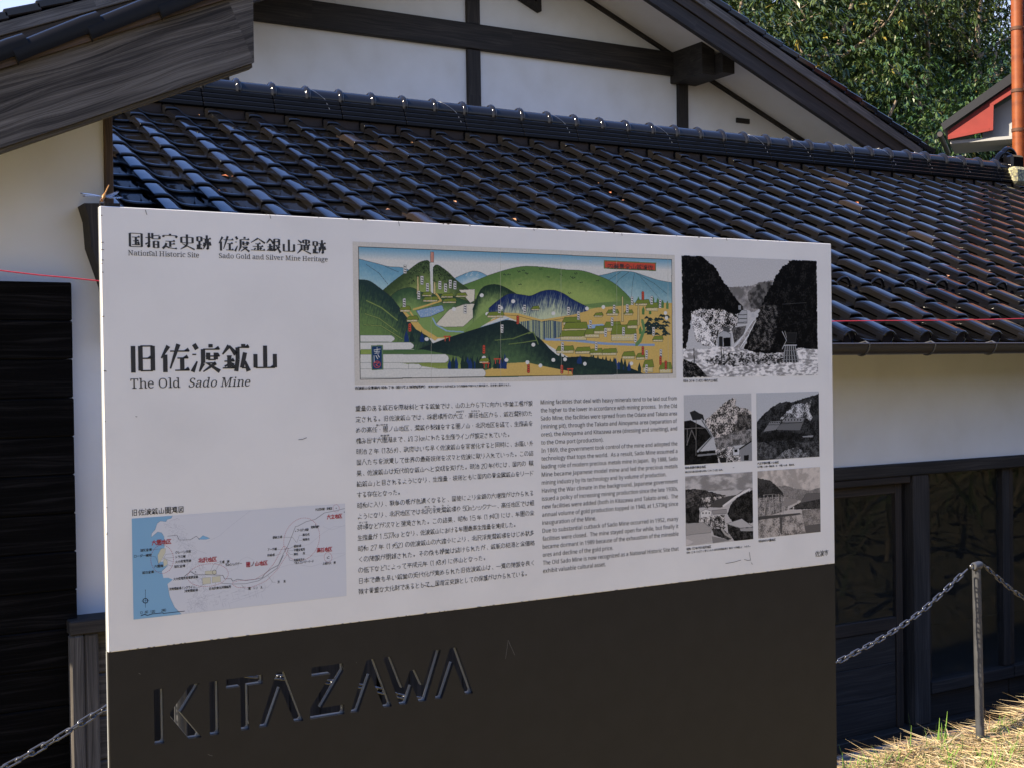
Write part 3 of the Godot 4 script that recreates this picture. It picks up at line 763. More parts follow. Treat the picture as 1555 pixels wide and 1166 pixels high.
func paint_map() -> StandardMaterial3D:
	canvas(1400, 618, [Vector2(203, 112), Vector2(1530, 15), Vector2(1535, 590), Vector2(212, 740)], Color(0.80, 0.80, 0.815))
	var thin := Color(0.66, 0.66, 0.69)
	var r := RandomNumberGenerator.new()
	r.seed = 11
	for k in 420:                                        # faint street net of the town
		var a := r.randf_range(0.0, 1.0)
		var x := 400 + 90 * sin(a * 3) + r.randf_range(-30, 60) + a * 150
		var y := lerpf(130, 690, a) + r.randf_range(-30, 20)
		if x < 330 + a * 60:
			continue
		var d := Vector2(r.randf_range(6, 26), 0).rotated(0.5 + (PI / 2 if r.randf() < 0.5 else 0.0) + r.randf_range(-0.3, 0.3))
		ink([x, y, x + d.x, y + d.y], 1, thin)
	for k in 130:
		var x := r.randf_range(500, 1000)
		var y := 690 - (x - 500) * 0.24 + r.randf_range(-70, 10)
		var d := Vector2(r.randf_range(8, 40), 0).rotated(-0.3 + (PI / 2 if r.randf() < 0.4 else 0.0))
		ink([x, y, x + d.x, y + d.y], 1, thin)
	for q in [[640, 260, 720, 220, 800, 150, 910, 65], [760, 450, 830, 420, 850, 370, 890, 350, 930, 370], [1230, 400, 1300, 410, 1400, 380, 1530, 330], [1060, 430, 1150, 400, 1240, 390], [1380, 160, 1440, 180, 1530, 150], [480, 250, 560, 300, 640, 330], [990, 560, 1040, 520, 1060, 470], [780, 640, 900, 600, 1010, 555], [1180, 300, 1290, 270, 1380, 200, 1450, 160, 1525, 155], [420, 130, 470, 110, 480, 125], [1240, 330, 1330, 345, 1440, 330, 1528, 322]]:
		ink(q, 1.4, thin)
	fill([203, 112, 440, 95, 432, 110, 408, 118, 400, 132, 368, 128, 350, 142, 338, 180, 318, 205, 315, 228, 330, 215, 352, 195, 375, 200, 390, 225, 392, 290, 360, 335, 358, 382, 382, 380, 412, 398, 376, 440, 385, 482, 412, 480, 440, 492, 408, 520, 422, 600, 450, 665, 490, 708, 212, 740], Color(0.50, 0.66, 0.77))
	ink([440, 95, 432, 110, 408, 118, 400, 132, 368, 128, 350, 142, 338, 180, 318, 205, 315, 228, 330, 215, 352, 195, 375, 200, 390, 225], 1.4, Color(0.35, 0.40, 0.44))
	ink([408, 520, 422, 600, 450, 665, 490, 708], 1.4, Color(0.35, 0.40, 0.44))
	fill([592, 242, 620, 218, 662, 235, 640, 242], Color(0.50, 0.68, 0.80), null, Color(0.3, 0.42, 0.5))
	ink([410, 222, 465, 215, 478, 246, 545, 244, 580, 222, 600, 242], 2, Color(0.28, 0.28, 0.30))
	var sand := Color(0.78, 0.76, 0.66)
	fill([372, 298, 398, 298, 396, 325, 370, 375, 356, 395, 352, 340], sand, null, Color(0.5, 0.5, 0.45))
	fill([392, 360, 408, 375, 408, 400, 388, 412, 384, 380], sand, null, Color(0.5, 0.5, 0.45))
	fill([632, 440, 700, 436, 700, 458, 632, 460], sand, null, Color(0.4, 0.4, 0.36))
	fill([616, 482, 664, 478, 666, 516, 618, 522], sand, null, Color(0.4, 0.4, 0.36))
	fill([674, 476, 724, 470, 726, 506, 674, 512], sand, null, Color(0.4, 0.4, 0.36))
	ring(688, 446, 12, 14, 2, Color(0.3, 0.3, 0.3))
	ink([510, 470, 545, 442, 575, 462, 640, 462, 740, 466, 750, 488, 790, 486, 800, 502, 830, 490, 880, 498, 940, 490, 985, 480, 1000, 455, 1040, 425, 1090, 400, 1120, 340], 2.6, Color(0.42, 0.42, 0.43))
	ink([730, 515, 800, 520, 880, 518, 960, 500, 1010, 470, 1080, 420, 1120, 330, 1145, 290, 1180, 210, 1200, 160, 1215, 158, 1270, 130, 1330, 115, 1390, 75, 1470, 60, 1528, 46], 3.4, Color(0.52, 0.52, 0.53))
	var rd := Color(0.62, 0.16, 0.20)
	ring(378, 365, 66, 88, 2, rd, 6)
	ring(650, 465, 124, 70, 2, rd, 6, -0.12)
	ring(1240, 240, 112, 138, 2, rd, 6, 0.45)
	ring(1470, 45, 21, 23, 2, rd, 5)
	ring(1413, 351, 26, 30, 2, rd, 5)
	ink([800, 512, 830, 500, 940, 490, 1010, 450, 1060, 390, 1105, 310, 1125, 280, 1150, 300, 1140, 340, 1080, 430, 1010, 500, 920, 540, 830, 542, 800, 525, 800, 512], 2, rd, 6)
	for q in [[320, 305, 378, 300], [312, 345, 340, 350, 358, 395], [445, 330, 400, 335, 380, 370], [445, 355, 385, 358], [440, 380, 400, 365], [330, 445, 375, 440, 410, 405], [440, 410, 412, 400], [715, 385, 685, 395, 665, 440], [750, 392, 715, 400, 700, 430], [580, 478, 610, 485, 615, 515], [570, 545, 600, 540, 625, 520], [690, 540, 695, 512], [1115, 227, 1180, 228, 1205, 260], [1245, 215, 1225, 215, 1208, 260], [1245, 245, 1222, 248], [1078, 305, 1150, 300], [1068, 342, 1105, 330], [1185, 285, 1160, 298], [1185, 310, 1145, 312], [1185, 335, 1165, 335, 1145, 315], [1188, 375, 1160, 370, 1150, 330], [1068, 508, 1050, 508, 1020, 465], [895, 552, 875, 550, 855, 525]]:
		ink(q, 1.3, Color(0.2, 0.2, 0.22))
	for q in [[574, 444], [1200, 190], [1330, 150], [1470, 45], [1408, 350], [1418, 345], [1408, 357], [1418, 357], [1525, 68], [1135, 300], [1155, 298]]:
		blob(q[0], q[1], 3, 3, Color(0.12, 0.12, 0.12))
	var dk := Color(0.10, 0.13, 0.18)
	ring(280, 623, 14, 14, 4, dk)
	ink([280, 560, 280, 665], 1.6, dk)
	ink([258, 625, 302, 620], 1.6, dk)
	fill([278, 552, 283, 557, 279, 560], dk)
	ink([255, 716, 275, 708, 292, 714, 320, 705, 380, 699, 385, 702, 508, 688], 4, dk)
	return picture()

func paint_valley() -> StandardMaterial3D:
	canvas(560, 376, [Vector2(28, 17), Vector2(1227, 65), Vector2(1242, 1077), Vector2(47, 1102)], gr(0.74, 0.01))
	rough([430, 300, 600, 290, 640, 280, 720, 250, 850, 235, 850, 420, 650, 520, 480, 480], 0.42, 0.62, 0.01, 3, 2.0)
	rough([590, 350, 640, 300, 720, 258, 810, 250, 800, 420, 700, 500, 620, 480], 0.20, 0.40, 0.02, 4, 2.5)
	rough([28, 17, 190, 25, 300, 110, 350, 200, 430, 310, 480, 390, 540, 450, 560, 520, 330, 600, 120, 540, 60, 900, 45, 900], 0.015, 0.14, 0.05, 5, 3.0, 0.05, 1.0, -0.25)
	rough([1228, 64, 985, 58, 905, 120, 850, 200, 810, 280, 740, 400, 690, 540, 640, 650, 560, 850, 700, 890, 950, 880, 1060, 840, 1237, 852], 0.015, 0.15, 0.05, 6, 3.5, 0.05, 1.0, -0.28)
	rough([740, 430, 870, 470, 850, 700, 800, 860, 600, 845, 640, 660], 0.03, 0.42, 0.09, 7, 4.0, 0.04, 1.0, -0.12)
	rough([105, 520, 180, 490, 380, 500, 520, 560, 500, 640, 450, 690, 340, 700, 320, 820, 230, 825, 150, 770], 0.05, 0.85, 0.06, 8, 3.0, 0.03, 1.0, 0.05)
	rough([110, 540, 190, 560, 260, 650, 320, 820, 240, 820, 150, 760], 0.35, 0.92, 0.06, 9, 3.0, 0.02, 1.0, 0.2)
	rough([45, 845, 240, 850, 330, 820, 470, 830, 640, 870, 720, 900, 900, 880, 1060, 838, 1237, 850, 1243, 1078, 46, 1103], 0.55, 0.90, 0.04, 10, 1.0, 0.02, 0.4, 0.1)
	rough([210, 950, 400, 890, 640, 880, 900, 890, 1060, 960, 760, 985, 480, 1000, 300, 985], 0.14, 0.80, 0.08, 11, 4.0, 0.02, 0.4)
	rough([45, 940, 150, 975, 250, 1092, 46, 1103], 0.02, 0.45, 0.09, 12, 2.0, 0.03, 1.0, -0.2)
	rough([520, 800, 645, 600, 675, 590, 545, 835, 470, 842], 0.50, 0.70, 0.05, 13)
	ink([480, 830, 560, 720, 640, 600], 2, gr(0.85))
	ink([535, 830, 600, 730, 665, 600], 2, gr(0.9))
	rough([455, 660, 585, 640, 560, 720, 480, 800], 0.18, 0.42, 0.06, 14)
	fill([510, 545, 545, 500, 590, 510, 590, 620, 515, 625], gr(0.66), null, gr(0.2))
	for y in [545, 580, 612]:
		ink([512, y, 590, y - 2], 2, gr(0.15))
	fill([512, 460, 536, 460, 536, 500, 514, 500], gr(0.55))
	fill([628, 535, 655, 530, 655, 565, 630, 567], gr(0.7))
	fill([335, 720, 390, 680, 450, 715, 450, 825, 340, 825], gr(0.66), null, gr(0.1))
	fill([385, 750, 445, 745, 445, 825, 388, 828], gr(0.05))
	fill([345, 740, 378, 738, 380, 825, 348, 825], gr(0.16))
	fill([380, 660, 440, 655, 440, 700, 385, 690], gr(0.3))
	ink([135, 845, 140, 980], 3, gr(0.08))
	ink([362, 740, 372, 975], 3, gr(0.12))
	ink([380, 840, 400, 950], 1.5, gr(0.4))
	fill([930, 820, 1030, 820, 1060, 965, 915, 965], gr(0.22))
	for k in 6:
		ink([935 + k * 18, 820, 920 + k * 27, 968], 2, gr(0.72))
	for y in [860, 905, 940]:
		ink([925, y, 1050, y], 1.5, gr(0.5))
	ink([925, 815, 1040, 812], 3, gr(0.75))
	ink([905, 690, 945, 770, 905, 850], 2, gr(0.7))
	ink([930, 690, 950, 760], 2, gr(0.6))
	fill([945, 705, 1040, 705, 1030, 790, 950, 790], gr(0.12), null, gr(0.3))
	ink([905, 450, 1130, 435], 1, gr(0.34))
	ink([870, 660, 1225, 570], 1, gr(0.16))
	grain(0.05, 0.2, 31)
	return picture()

func paint_tower() -> StandardMaterial3D:
	canvas(300, 236, [Vector2(57, 70), Vector2(767, 50), Vector2(777, 752), Vector2(70, 802)], gr(0.72, 0.005))
	rough([270, 340, 350, 270, 420, 200, 500, 130, 570, 95, 605, 110, 600, 170, 640, 200, 700, 195, 772, 240, 772, 430, 560, 490, 380, 520, 300, 420], 0.20, 0.78, 0.05, 12, 2.0, 0.05)
	rough([620, 260, 772, 270, 772, 430, 600, 460], 0.12, 0.42, 0.07, 13, 2.5, 0.05)
	rough([370, 520, 600, 450, 772, 415, 774, 570, 560, 600, 400, 640], 0.28, 0.58, 0.08, 14, 1.0)
	rough([60, 340, 130, 328, 300, 420, 360, 510, 200, 660, 400, 640, 420, 790, 66, 804], 0.02, 0.12, 0.06, 15, 0.5, 0.05)
	for q in [[185, 290, 185, 700], [95, 420, 95, 590], [90, 590, 140, 430, 185, 540], [65, 420, 180, 410], [190, 410, 290, 410]]:
		ink(q, 3, gr(0.40, 0.04))
	fill([120, 245, 170, 225, 215, 255, 255, 270, 270, 330, 230, 320, 150, 330], gr(0.16), null, gr(0.4))
	ink([240, 320, 290, 400, 355, 500, 200, 660], 6, gr(0.62))
	ink([245, 330, 350, 500, 215, 660], 2, gr(0.2))
	fill([200, 690, 400, 670, 400, 690, 200, 710], gr(0.5))
	rough([380, 640, 560, 600, 640, 640, 660, 760, 430, 780], 0.12, 0.85, 0.08, 16, 2.0)
	fill([570, 625, 640, 620, 640, 690, 572, 695], gr(0.78), null, gr(0.2))
	fill([585, 632, 620, 630, 620, 660, 586, 662], gr(0.08))
	fill([640, 630, 776, 545, 778, 752, 660, 752], gr(0.52))
	ink([640, 630, 772, 543], 4, gr(0.12))
	fill([690, 695, 740, 690, 740, 745, 690, 748], gr(0.1))
	fill([430, 720, 500, 720, 500, 775, 440, 775], gr(0.12))
	grain(0.05, 0.2, 33)
	return picture()

func paint_mill() -> StandardMaterial3D:
	canvas(300, 236, [Vector2(820, 47), Vector2(1475, 30), Vector2(1487, 710), Vector2(830, 752)], gr(0.72, -0.005))
	rough([822, 345, 900, 260, 980, 190, 1060, 145, 1140, 130, 1180, 145, 1280, 110, 1478, 52, 1490, 712, 828, 755], 0.07, 0.24, 0.05, 21, 2.0, -0.01)
	rough([1060, 320, 1180, 190, 1240, 150, 1330, 160, 1395, 110, 1370, 220, 1405, 300, 1390, 335, 1330, 300, 1100, 320], 0.18, 0.82, 0.05, 22, 3.0, 0.0, 2.0)
	fill([1020, 420, 1090, 350, 1330, 300, 1275, 435, 1040, 430], gr(0.40), null, gr(0.2))
	fill([1080, 345, 1120, 305, 1325, 302, 1300, 345], gr(0.52), null, gr(0.25))
	fill([890, 450, 960, 340, 1075, 335, 1060, 380, 1020, 430], gr(0.48), null, gr(0.2))
	for k in 6:
		fill([1115 + k * 32, 318, 1128 + k * 32, 316, 1128 + k * 32, 330, 1115 + k * 32, 332], gr(0.10))
		fill([965 + k * 18, 345, 974 + k * 18, 344, 972 + k * 18, 356, 963 + k * 18, 357], gr(0.12))
	ink([940, 375, 1070, 375], 2, gr(0.2))
	ink([1075, 365, 1300, 350], 2, gr(0.2))
	rough([900, 460, 1060, 450, 1300, 470, 1290, 530, 830, 545], 0.04, 0.14, 0.06, 24, 1.5, 0.0)
	rough([828, 560, 900, 555, 1040, 640, 1000, 722, 830, 750], 0.16, 0.38, 0.08, 25, 1.0, 0.0)
	rough([1000, 742, 1130, 640, 1250, 610, 1370, 700, 1380, 722], 0.22, 0.55, 0.06, 26, 2.0, 0.0)
	rough([1270, 560, 1484, 550, 1490, 702, 1380, 712, 1300, 620], 0.12, 0.36, 0.08, 27, 2.0, 0.0)
	fill([1300, 495, 1420, 485, 1410, 505, 1310, 510], gr(0.55))
	grain(0.05, 0.2, 35)
	return picture()

func paint_town() -> StandardMaterial3D:
	canvas(300, 236, [Vector2(65, 115), Vector2(717, 68), Vector2(724, 717), Vector2(78, 787)], gr(0.70, 0.035))
	rough([60, 110, 722, 64, 722, 240, 62, 260], 0.52, 0.74, 0.012, 40, 0.0, 0.035, 0.5)
	rough([64, 245, 150, 235, 240, 245, 360, 275, 460, 300, 470, 340, 300, 410, 68, 430], 0.12, 0.34, 0.05, 41, 1.5, 0.05)
	rough([220, 320, 470, 300, 440, 400, 260, 420], 0.14, 0.80, 0.09, 44, 2.0, 0.05)
	rough([722, 245, 620, 280, 560, 320, 500, 390, 470, 480, 520, 560, 724, 560], 0.03, 0.22, 0.07, 42, 2.5, 0.05)
	fill([290, 410, 360, 340, 470, 305, 560, 290, 640, 235, 560, 310, 440, 405, 400, 415], gr(0.28, 0.04))
	ink([430, 400, 560, 305, 690, 235], 6, gr(0.82, 0.03))
	rough([70, 420, 200, 400, 200, 560, 76, 565], 0.05, 0.22, 0.08, 45, 2.0, 0.05)
	fill([210, 460, 260, 430, 320, 450, 310, 510, 215, 515], gr(0.80, 0.03), null, gr(0.3))
	for x in [230, 260, 290]:
		fill([x, 460, x + 10, 460, x + 10, 475, x, 475], gr(0.15))
	fill([320, 440, 460, 430, 460, 470, 330, 480], gr(0.56, 0.04), null, gr(0.2))
	rough([200, 515, 440, 480, 450, 620, 240, 610], 0.10, 0.82, 0.08, 43, 2.0, 0.04)
	fill([74, 570, 240, 555, 320, 620, 310, 655, 78, 682], gr(0.60, 0.04), null, gr(0.3))
	fill([78, 684, 310, 658, 320, 740, 190, 775, 76, 790], gr(0.66, 0.04))
	fill([460, 570, 610, 520, 724, 600, 590, 610], gr(0.68, 0.03), null, gr(0.3))
	rough([470, 575, 590, 612, 724, 602, 726, 720, 540, 737, 480, 660], 0.04, 0.26, 0.08, 46, 1.0, 0.04)
	fill([590, 615, 722, 605, 722, 640, 600, 640], gr(0.6, 0.03))
	rough([320, 620, 420, 610, 520, 710, 480, 725, 340, 680], 0.06, 0.30, 0.08, 47, 2.0, 0.04)
	ink([415, 620, 450, 670, 510, 705], 6, gr(0.6, 0.04))
	fill([320, 690, 500, 730, 330, 760], gr(0.5, 0.04))
	fill([76, 715, 150, 745, 76, 788], gr(0.74, 0.04))
	grain(0.05, 0.2, 37)
	return picture()

func paint_quay() -> StandardMaterial3D:
	canvas(300, 236, [Vector2(763, 65), Vector2(1365, 22), Vector2(1377, 648), Vector2(775, 710)], gr(0.70, 0.05))
	rough([760, 60, 1370, 18, 1372, 260, 762, 300], 0.62, 0.75, 0.012, 50, 0.0, 0.06)
	rough([950, 210, 1030, 200, 1120, 230, 1260, 250, 1368, 218, 1372, 340, 1000, 350], 0.44, 0.54, 0.05, 53, 1.5, 0.05)
	rough([762, 130, 880, 150, 940, 200, 1010, 275, 1012, 310, 764, 325], 0.15, 0.26, 0.05, 54, 1.5, 0.04)
	rough([764, 322, 1060, 300, 1050, 440, 766, 525], 0.34, 0.62, 0.07, 51, 1.0, 0.05)
	rough([1060, 430, 1160, 370, 1372, 325, 1374, 425, 1200, 432], 0.16, 0.28, 0.06, 55, 1.0, 0.05)
	fill([1170, 370, 1230, 280, 1370, 270, 1372, 330], gr(0.38, 0.05), null, gr(0.25))
	for q in [[825, 290, 835, 480], [860, 300, 830, 480], [905, 290, 920, 470], [940, 290, 945, 480], [965, 285, 975, 480], [995, 300, 1005, 470], [820, 295, 925, 285], [930, 290, 1000, 295], [830, 400, 1000, 390], [870, 310, 890, 470]]:
		ink(q, 2.4, gr(0.66, 0.05))
		ink([q[0] + 5, q[1], q[2] + 5, q[3]], 1, gr(0.2, 0.05))
	fill([1020, 320, 1060, 330, 1130, 330, 1150, 360, 1060, 400, 1010, 390], gr(0.52, 0.05))
	rough([766, 510, 1000, 480, 1190, 465, 1242, 662, 770, 714], 0.36, 0.68, 0.05, 52, 0.5, 0.06, 2.0, 0.1)
	rough([1190, 440, 1374, 420, 1378, 562, 1215, 592], 0.40, 0.58, 0.05, 56, 0.5, 0.06, 2.0)
	fill([1215, 590, 1378, 565, 1380, 652, 1230, 664], gr(0.36, 0.05))
	fill([766, 500, 1170, 465, 1180, 480, 768, 535], gr(0.28, 0.05))
	fill([975, 510, 1000, 508, 1000, 670, 985, 670], gr(0.30, 0.05))
	blob(1108, 415, 7, 9, gr(0.8, 0.04))
	fill([1100, 425, 1116, 425, 1116, 465, 1102, 465], gr(0.7, 0.04))
	ink([1100, 180, 1100, 280], 1, gr(0.45, 0.05))
	grain(0.05, 0.2, 39)
	return picture()
# ---------------------------------------------------------------- the information board
const BOARD := Vector3(0.5552, 1.9419, -2.5919)         # its top left front corner; u runs along +x, v down
const BODY_TEXT := [
	"重量のある鉱石を原材料とする鉱業では、山の上から下に向かい作業工程が設", "定される。旧佐渡鉱山では、採掘場所の大立・高任地区から、鉱石選別のた",
	"めの高任・間ノ山地区、選鉱や製錬をする間ノ山・北沢地区を経て、生産品を", "積み出す大間港まで、約 3 kmにわたる生産ラインが設定されていた。",
	"明治 2 年 (1869)、政府はいち早く佐渡鉱山を官営化すると同時に、お雇い外", "国人たちを派遣して世界の最新技術を次々と佐渡に取り入れていった。この結",
	"果、佐渡鉱山は近代的な鉱山へと変貌を遂げた。明治 20 年代には、国内の「模", "範鉱山」と目されるようになり、生産量・技術ともに国内の貴金属鉱山をリード",
	"する存在となった。", "昭和に入り、戦争の影が色濃くなると、国策により金銀の大増産がはかられる",
	"ようになり、北沢地区では北沢浮遊選鉱場や 50mシックナー、高任地区では粗", "砕場などが次々と建造された。この結果、昭和 15 年 (1940) には、年間の金",
	"生産量が 1,537kg となり、佐渡鉱山における年間最高生産量を達成した。", "昭和 27 年 (1952) の佐渡鉱山の大縮小により、北沢浮遊選鉱場をはじめ数多",
	"くの施設が閉鎖された。その後も操業は続けられたが、鉱脈の枯渇と金価格", "の低下などによって平成元年 (1989) に休山となった。",
	"日本で最も早い鉱業の近代化が進められた旧佐渡鉱山は、一連の施設を良く", "残す貴重な文化財であるとして、国指定史跡としての保護がはかられている。"]
const BODY_WIDTH := [1.0, 1.0, 1.0, 0.872, 1.0, 1.0, 1.0, 1.0, 0.245, 1.0, 1.0, 1.0, 0.90, 1.0, 1.0, 0.72, 1.0, 0.965]
const ENGLISH := [
	["Mining facilities that deal with heavy minerals tend to be laid out from", 1.0], ["the higher to the lower in accordance with mining process.  In the Old", 1.0],
	["Sado Mine, the facilities were spread from the Odate and Takato area", 1.0], ["(mining pit), through the Takato and Ainoyama area (separation of", 1.0],
	["ores), the Ainoyama and Kitazawa area (dressing and smelting), and", 1.0], ["to the Oma port (production).", 0.44], ["In 1869, the government took control of the mine and adopted the", 1.0],
	["technology that tops the world.  As a result, Sado Mine assumed a", 1.0], ["leading role of modern precious metals mine in Japan.  By 1888, Sado", 1.0],
	["Mine became Japanese model mine and led the precious metals", 1.0], ["mining industry by its technology and by volume of production.", 0.91], ["Having the War climate in the background, Japanese government", 1.0],
	["issued a policy of increasing mining production since the late 1930s,", 1.0], ["new facilities were added (both in Kitazawa and Takato area).  The", 1.0],
	["annual volume of gold production topped in 1940, at 1,573kg since", 1.0], ["inauguration of the Mine.", 0.38], ["Due to substantial cutback of Sado Mine occurred in 1952, many", 1.0],
	["facilities were closed.  The mine stayed open for while, but finally it", 1.0], ["became dormant in 1989 because of the exhaustion of the mineable", 1.0], ["ores and decline of the gold price.", 0.50],
	["The Old Sado Mine is now recognized as a National Historic Site that", 1.0], ["exhibit valuable cultural asset.", 0.445]]

func latin(called: String, text: String, font: String, u: float, v: float, width: float, cap: float, m: Material, parent: Node, slant := 0.0, bold := false) -> void:
	var f := SystemFont.new()
	f.font_names = [font]
	if bold:
		f.font_weight = 700
	var t := TextMesh.new()
	t.font = f
	t.font_size = 32
	t.pixel_size = 1.0
	t.depth = 0.0
	t.curve_step = 1.6
	t.text = text
	t.horizontal_alignment = HORIZONTAL_ALIGNMENT_LEFT
	t.vertical_alignment = VERTICAL_ALIGNMENT_BOTTOM
	var ab := t.get_aabb()
	var probe := TextMesh.new()                          # the height of a capital sets the scale
	probe.font = f
	probe.font_size = 32
	probe.pixel_size = 1.0
	probe.depth = 0.0
	probe.text = "H"
	probe.vertical_alignment = VERTICAL_ALIGNMENT_BOTTOM
	var hb := probe.get_aabb()
	var sx := width / ab.size.x
	var sy := cap / hb.size.y
	var o := put(called, t, m, parent)
	var b := Basis(Vector3(sx, 0, 0), Vector3(slant * sy, sy, 0), Vector3(0, 0, 1))
	o.transform = Transform3D(b, Vector3(u - ab.position.x * sx, -v - hb.position.y * sy, 0.0007))

func print_sheet(called: String, u0: float, v0: float, u1: float, v1: float, m: Material, parent: Node, label: String) -> void:
	var st := begin()
	var z := 0.0004
	var p := [Vector3(u0, -v1, z), Vector3(u1, -v1, z), Vector3(u1, -v0, z), Vector3(u0, -v0, z)]
	var w := [Vector2(0, 1), Vector2(1, 1), Vector2(1, 0), Vector2(0, 0)]
	for k in [0, 2, 1, 0, 3, 2]:
		st.set_normal(Vector3(0, 0, 1))
		st.set_uv(w[k])
		st.add_vertex(p[k])
	obj(called, st, m, parent).set_meta("label", label)

func letters() -> Array:                                 # the cut-out name, outlines in board metres
	var top := 0.988
	var bot := 1.1015
	var w := 0.0195
	var out := []
	var bar := func(x: float) -> PackedVector2Array:
		return PackedVector2Array([Vector2(x, top), Vector2(x + w, top), Vector2(x + w, bot), Vector2(x, bot)])
	var peak := func(x0: float, x1: float) -> PackedVector2Array:
		var c := (x0 + x1) / 2.0
		return PackedVector2Array([Vector2(c - 0.0092, top), Vector2(c + 0.0092, top), Vector2(x1, bot), Vector2(x1 - 0.0205, bot), Vector2(c, 1.0245), Vector2(x0 + 0.0195, bot), Vector2(x0, bot)])
	out.append(bar.call(0.0898))
	out.append(PackedVector2Array([Vector2(0.1651, top), Vector2(0.1858, top), Vector2(0.1461, 1.0448), Vector2(0.1878, bot), Vector2(0.1612, bot), Vector2(0.1227, 1.0485), Vector2(0.1227, 1.0408)]))
	out.append(bar.call(0.2056))
	out.append(PackedVector2Array([Vector2(0.2417, top), Vector2(0.3224, top), Vector2(0.3224, 1.0077), Vector2(0.2909, 1.0077), Vector2(0.2909, bot), Vector2(0.2727, bot), Vector2(0.2727, 1.0077), Vector2(0.2417, 1.0077)]))
	out.append(peak.call(0.3121, 0.4131))
	out.append(PackedVector2Array([Vector2(0.4334, top), Vector2(0.509, top), Vector2(0.509, 1.0049), Vector2(0.4564, 1.0800), Vector2(0.5096, 1.0800), Vector2(0.5096, bot), Vector2(0.4290, bot), Vector2(0.4290, 1.0777), Vector2(0.4785, 1.008), Vector2(0.4334, 1.008)]))
	out.append(peak.call(0.5235, 0.6255))
	out.append(PackedVector2Array([Vector2(0.6054, top), Vector2(0.6254, top), Vector2(0.6555, 1.0650), Vector2(0.6724, 1.0255), Vector2(0.6865, 1.0255), Vector2(0.7049, 1.0654), Vector2(0.7337, top), Vector2(0.7527, top), Vector2(0.7118, bot), Vector2(0.6935, bot), Vector2(0.6780, 1.0640), Vector2(0.6636, bot), Vector2(0.6450, bot)]))
	out.append(peak.call(0.7339, 0.8353))
	return out

func flip(p: PackedVector2Array) -> PackedVector2Array:
	var q := PackedVector2Array()
	for v in p:
		q.append(Vector2(v.x, -v.y))
	if Geometry2D.is_polygon_clockwise(q):
		q.reverse()
	return q

# a sheet with the name cut through it; the walls of the cuts take the second material
func pierced(called: String, u0: float, u1: float, v0: float, v1: float, z0: float, z1: float, inset: float, m: Material, wall: Material, parent: Node) -> void:
	var c := CSGCombiner3D.new()
	c.name = called
	var plate := CSGBox3D.new()
	plate.name = "sheet"
	plate.size = Vector3(u1 - u0, v1 - v0, z1 - z0)
	plate.position = Vector3((u0 + u1) / 2, -(v0 + v1) / 2, (z0 + z1) / 2)
	plate.material = m
	c.add_child(plate)
	for p in letters():
		var q := flip(p)
		if inset > 0.0:
			var got := Geometry2D.offset_polygon(q, -inset, Geometry2D.JOIN_MITER)
			if got.size():
				got = Geometry2D.offset_polygon(got[0], -0.0035, Geometry2D.JOIN_ROUND)
				q = Geometry2D.offset_polygon(got[0], 0.0035, Geometry2D.JOIN_ROUND)[0]
		var cut := CSGPolygon3D.new()
		cut.name = "cut"
		cut.operation = CSGShape3D.OPERATION_SUBTRACTION
		cut.polygon = q
		cut.depth = (z1 - z0) + 0.02
		cut.position.z = z1 + 0.01
		cut.material = wall
		c.add_child(cut, true)
	parent.add_child(c)

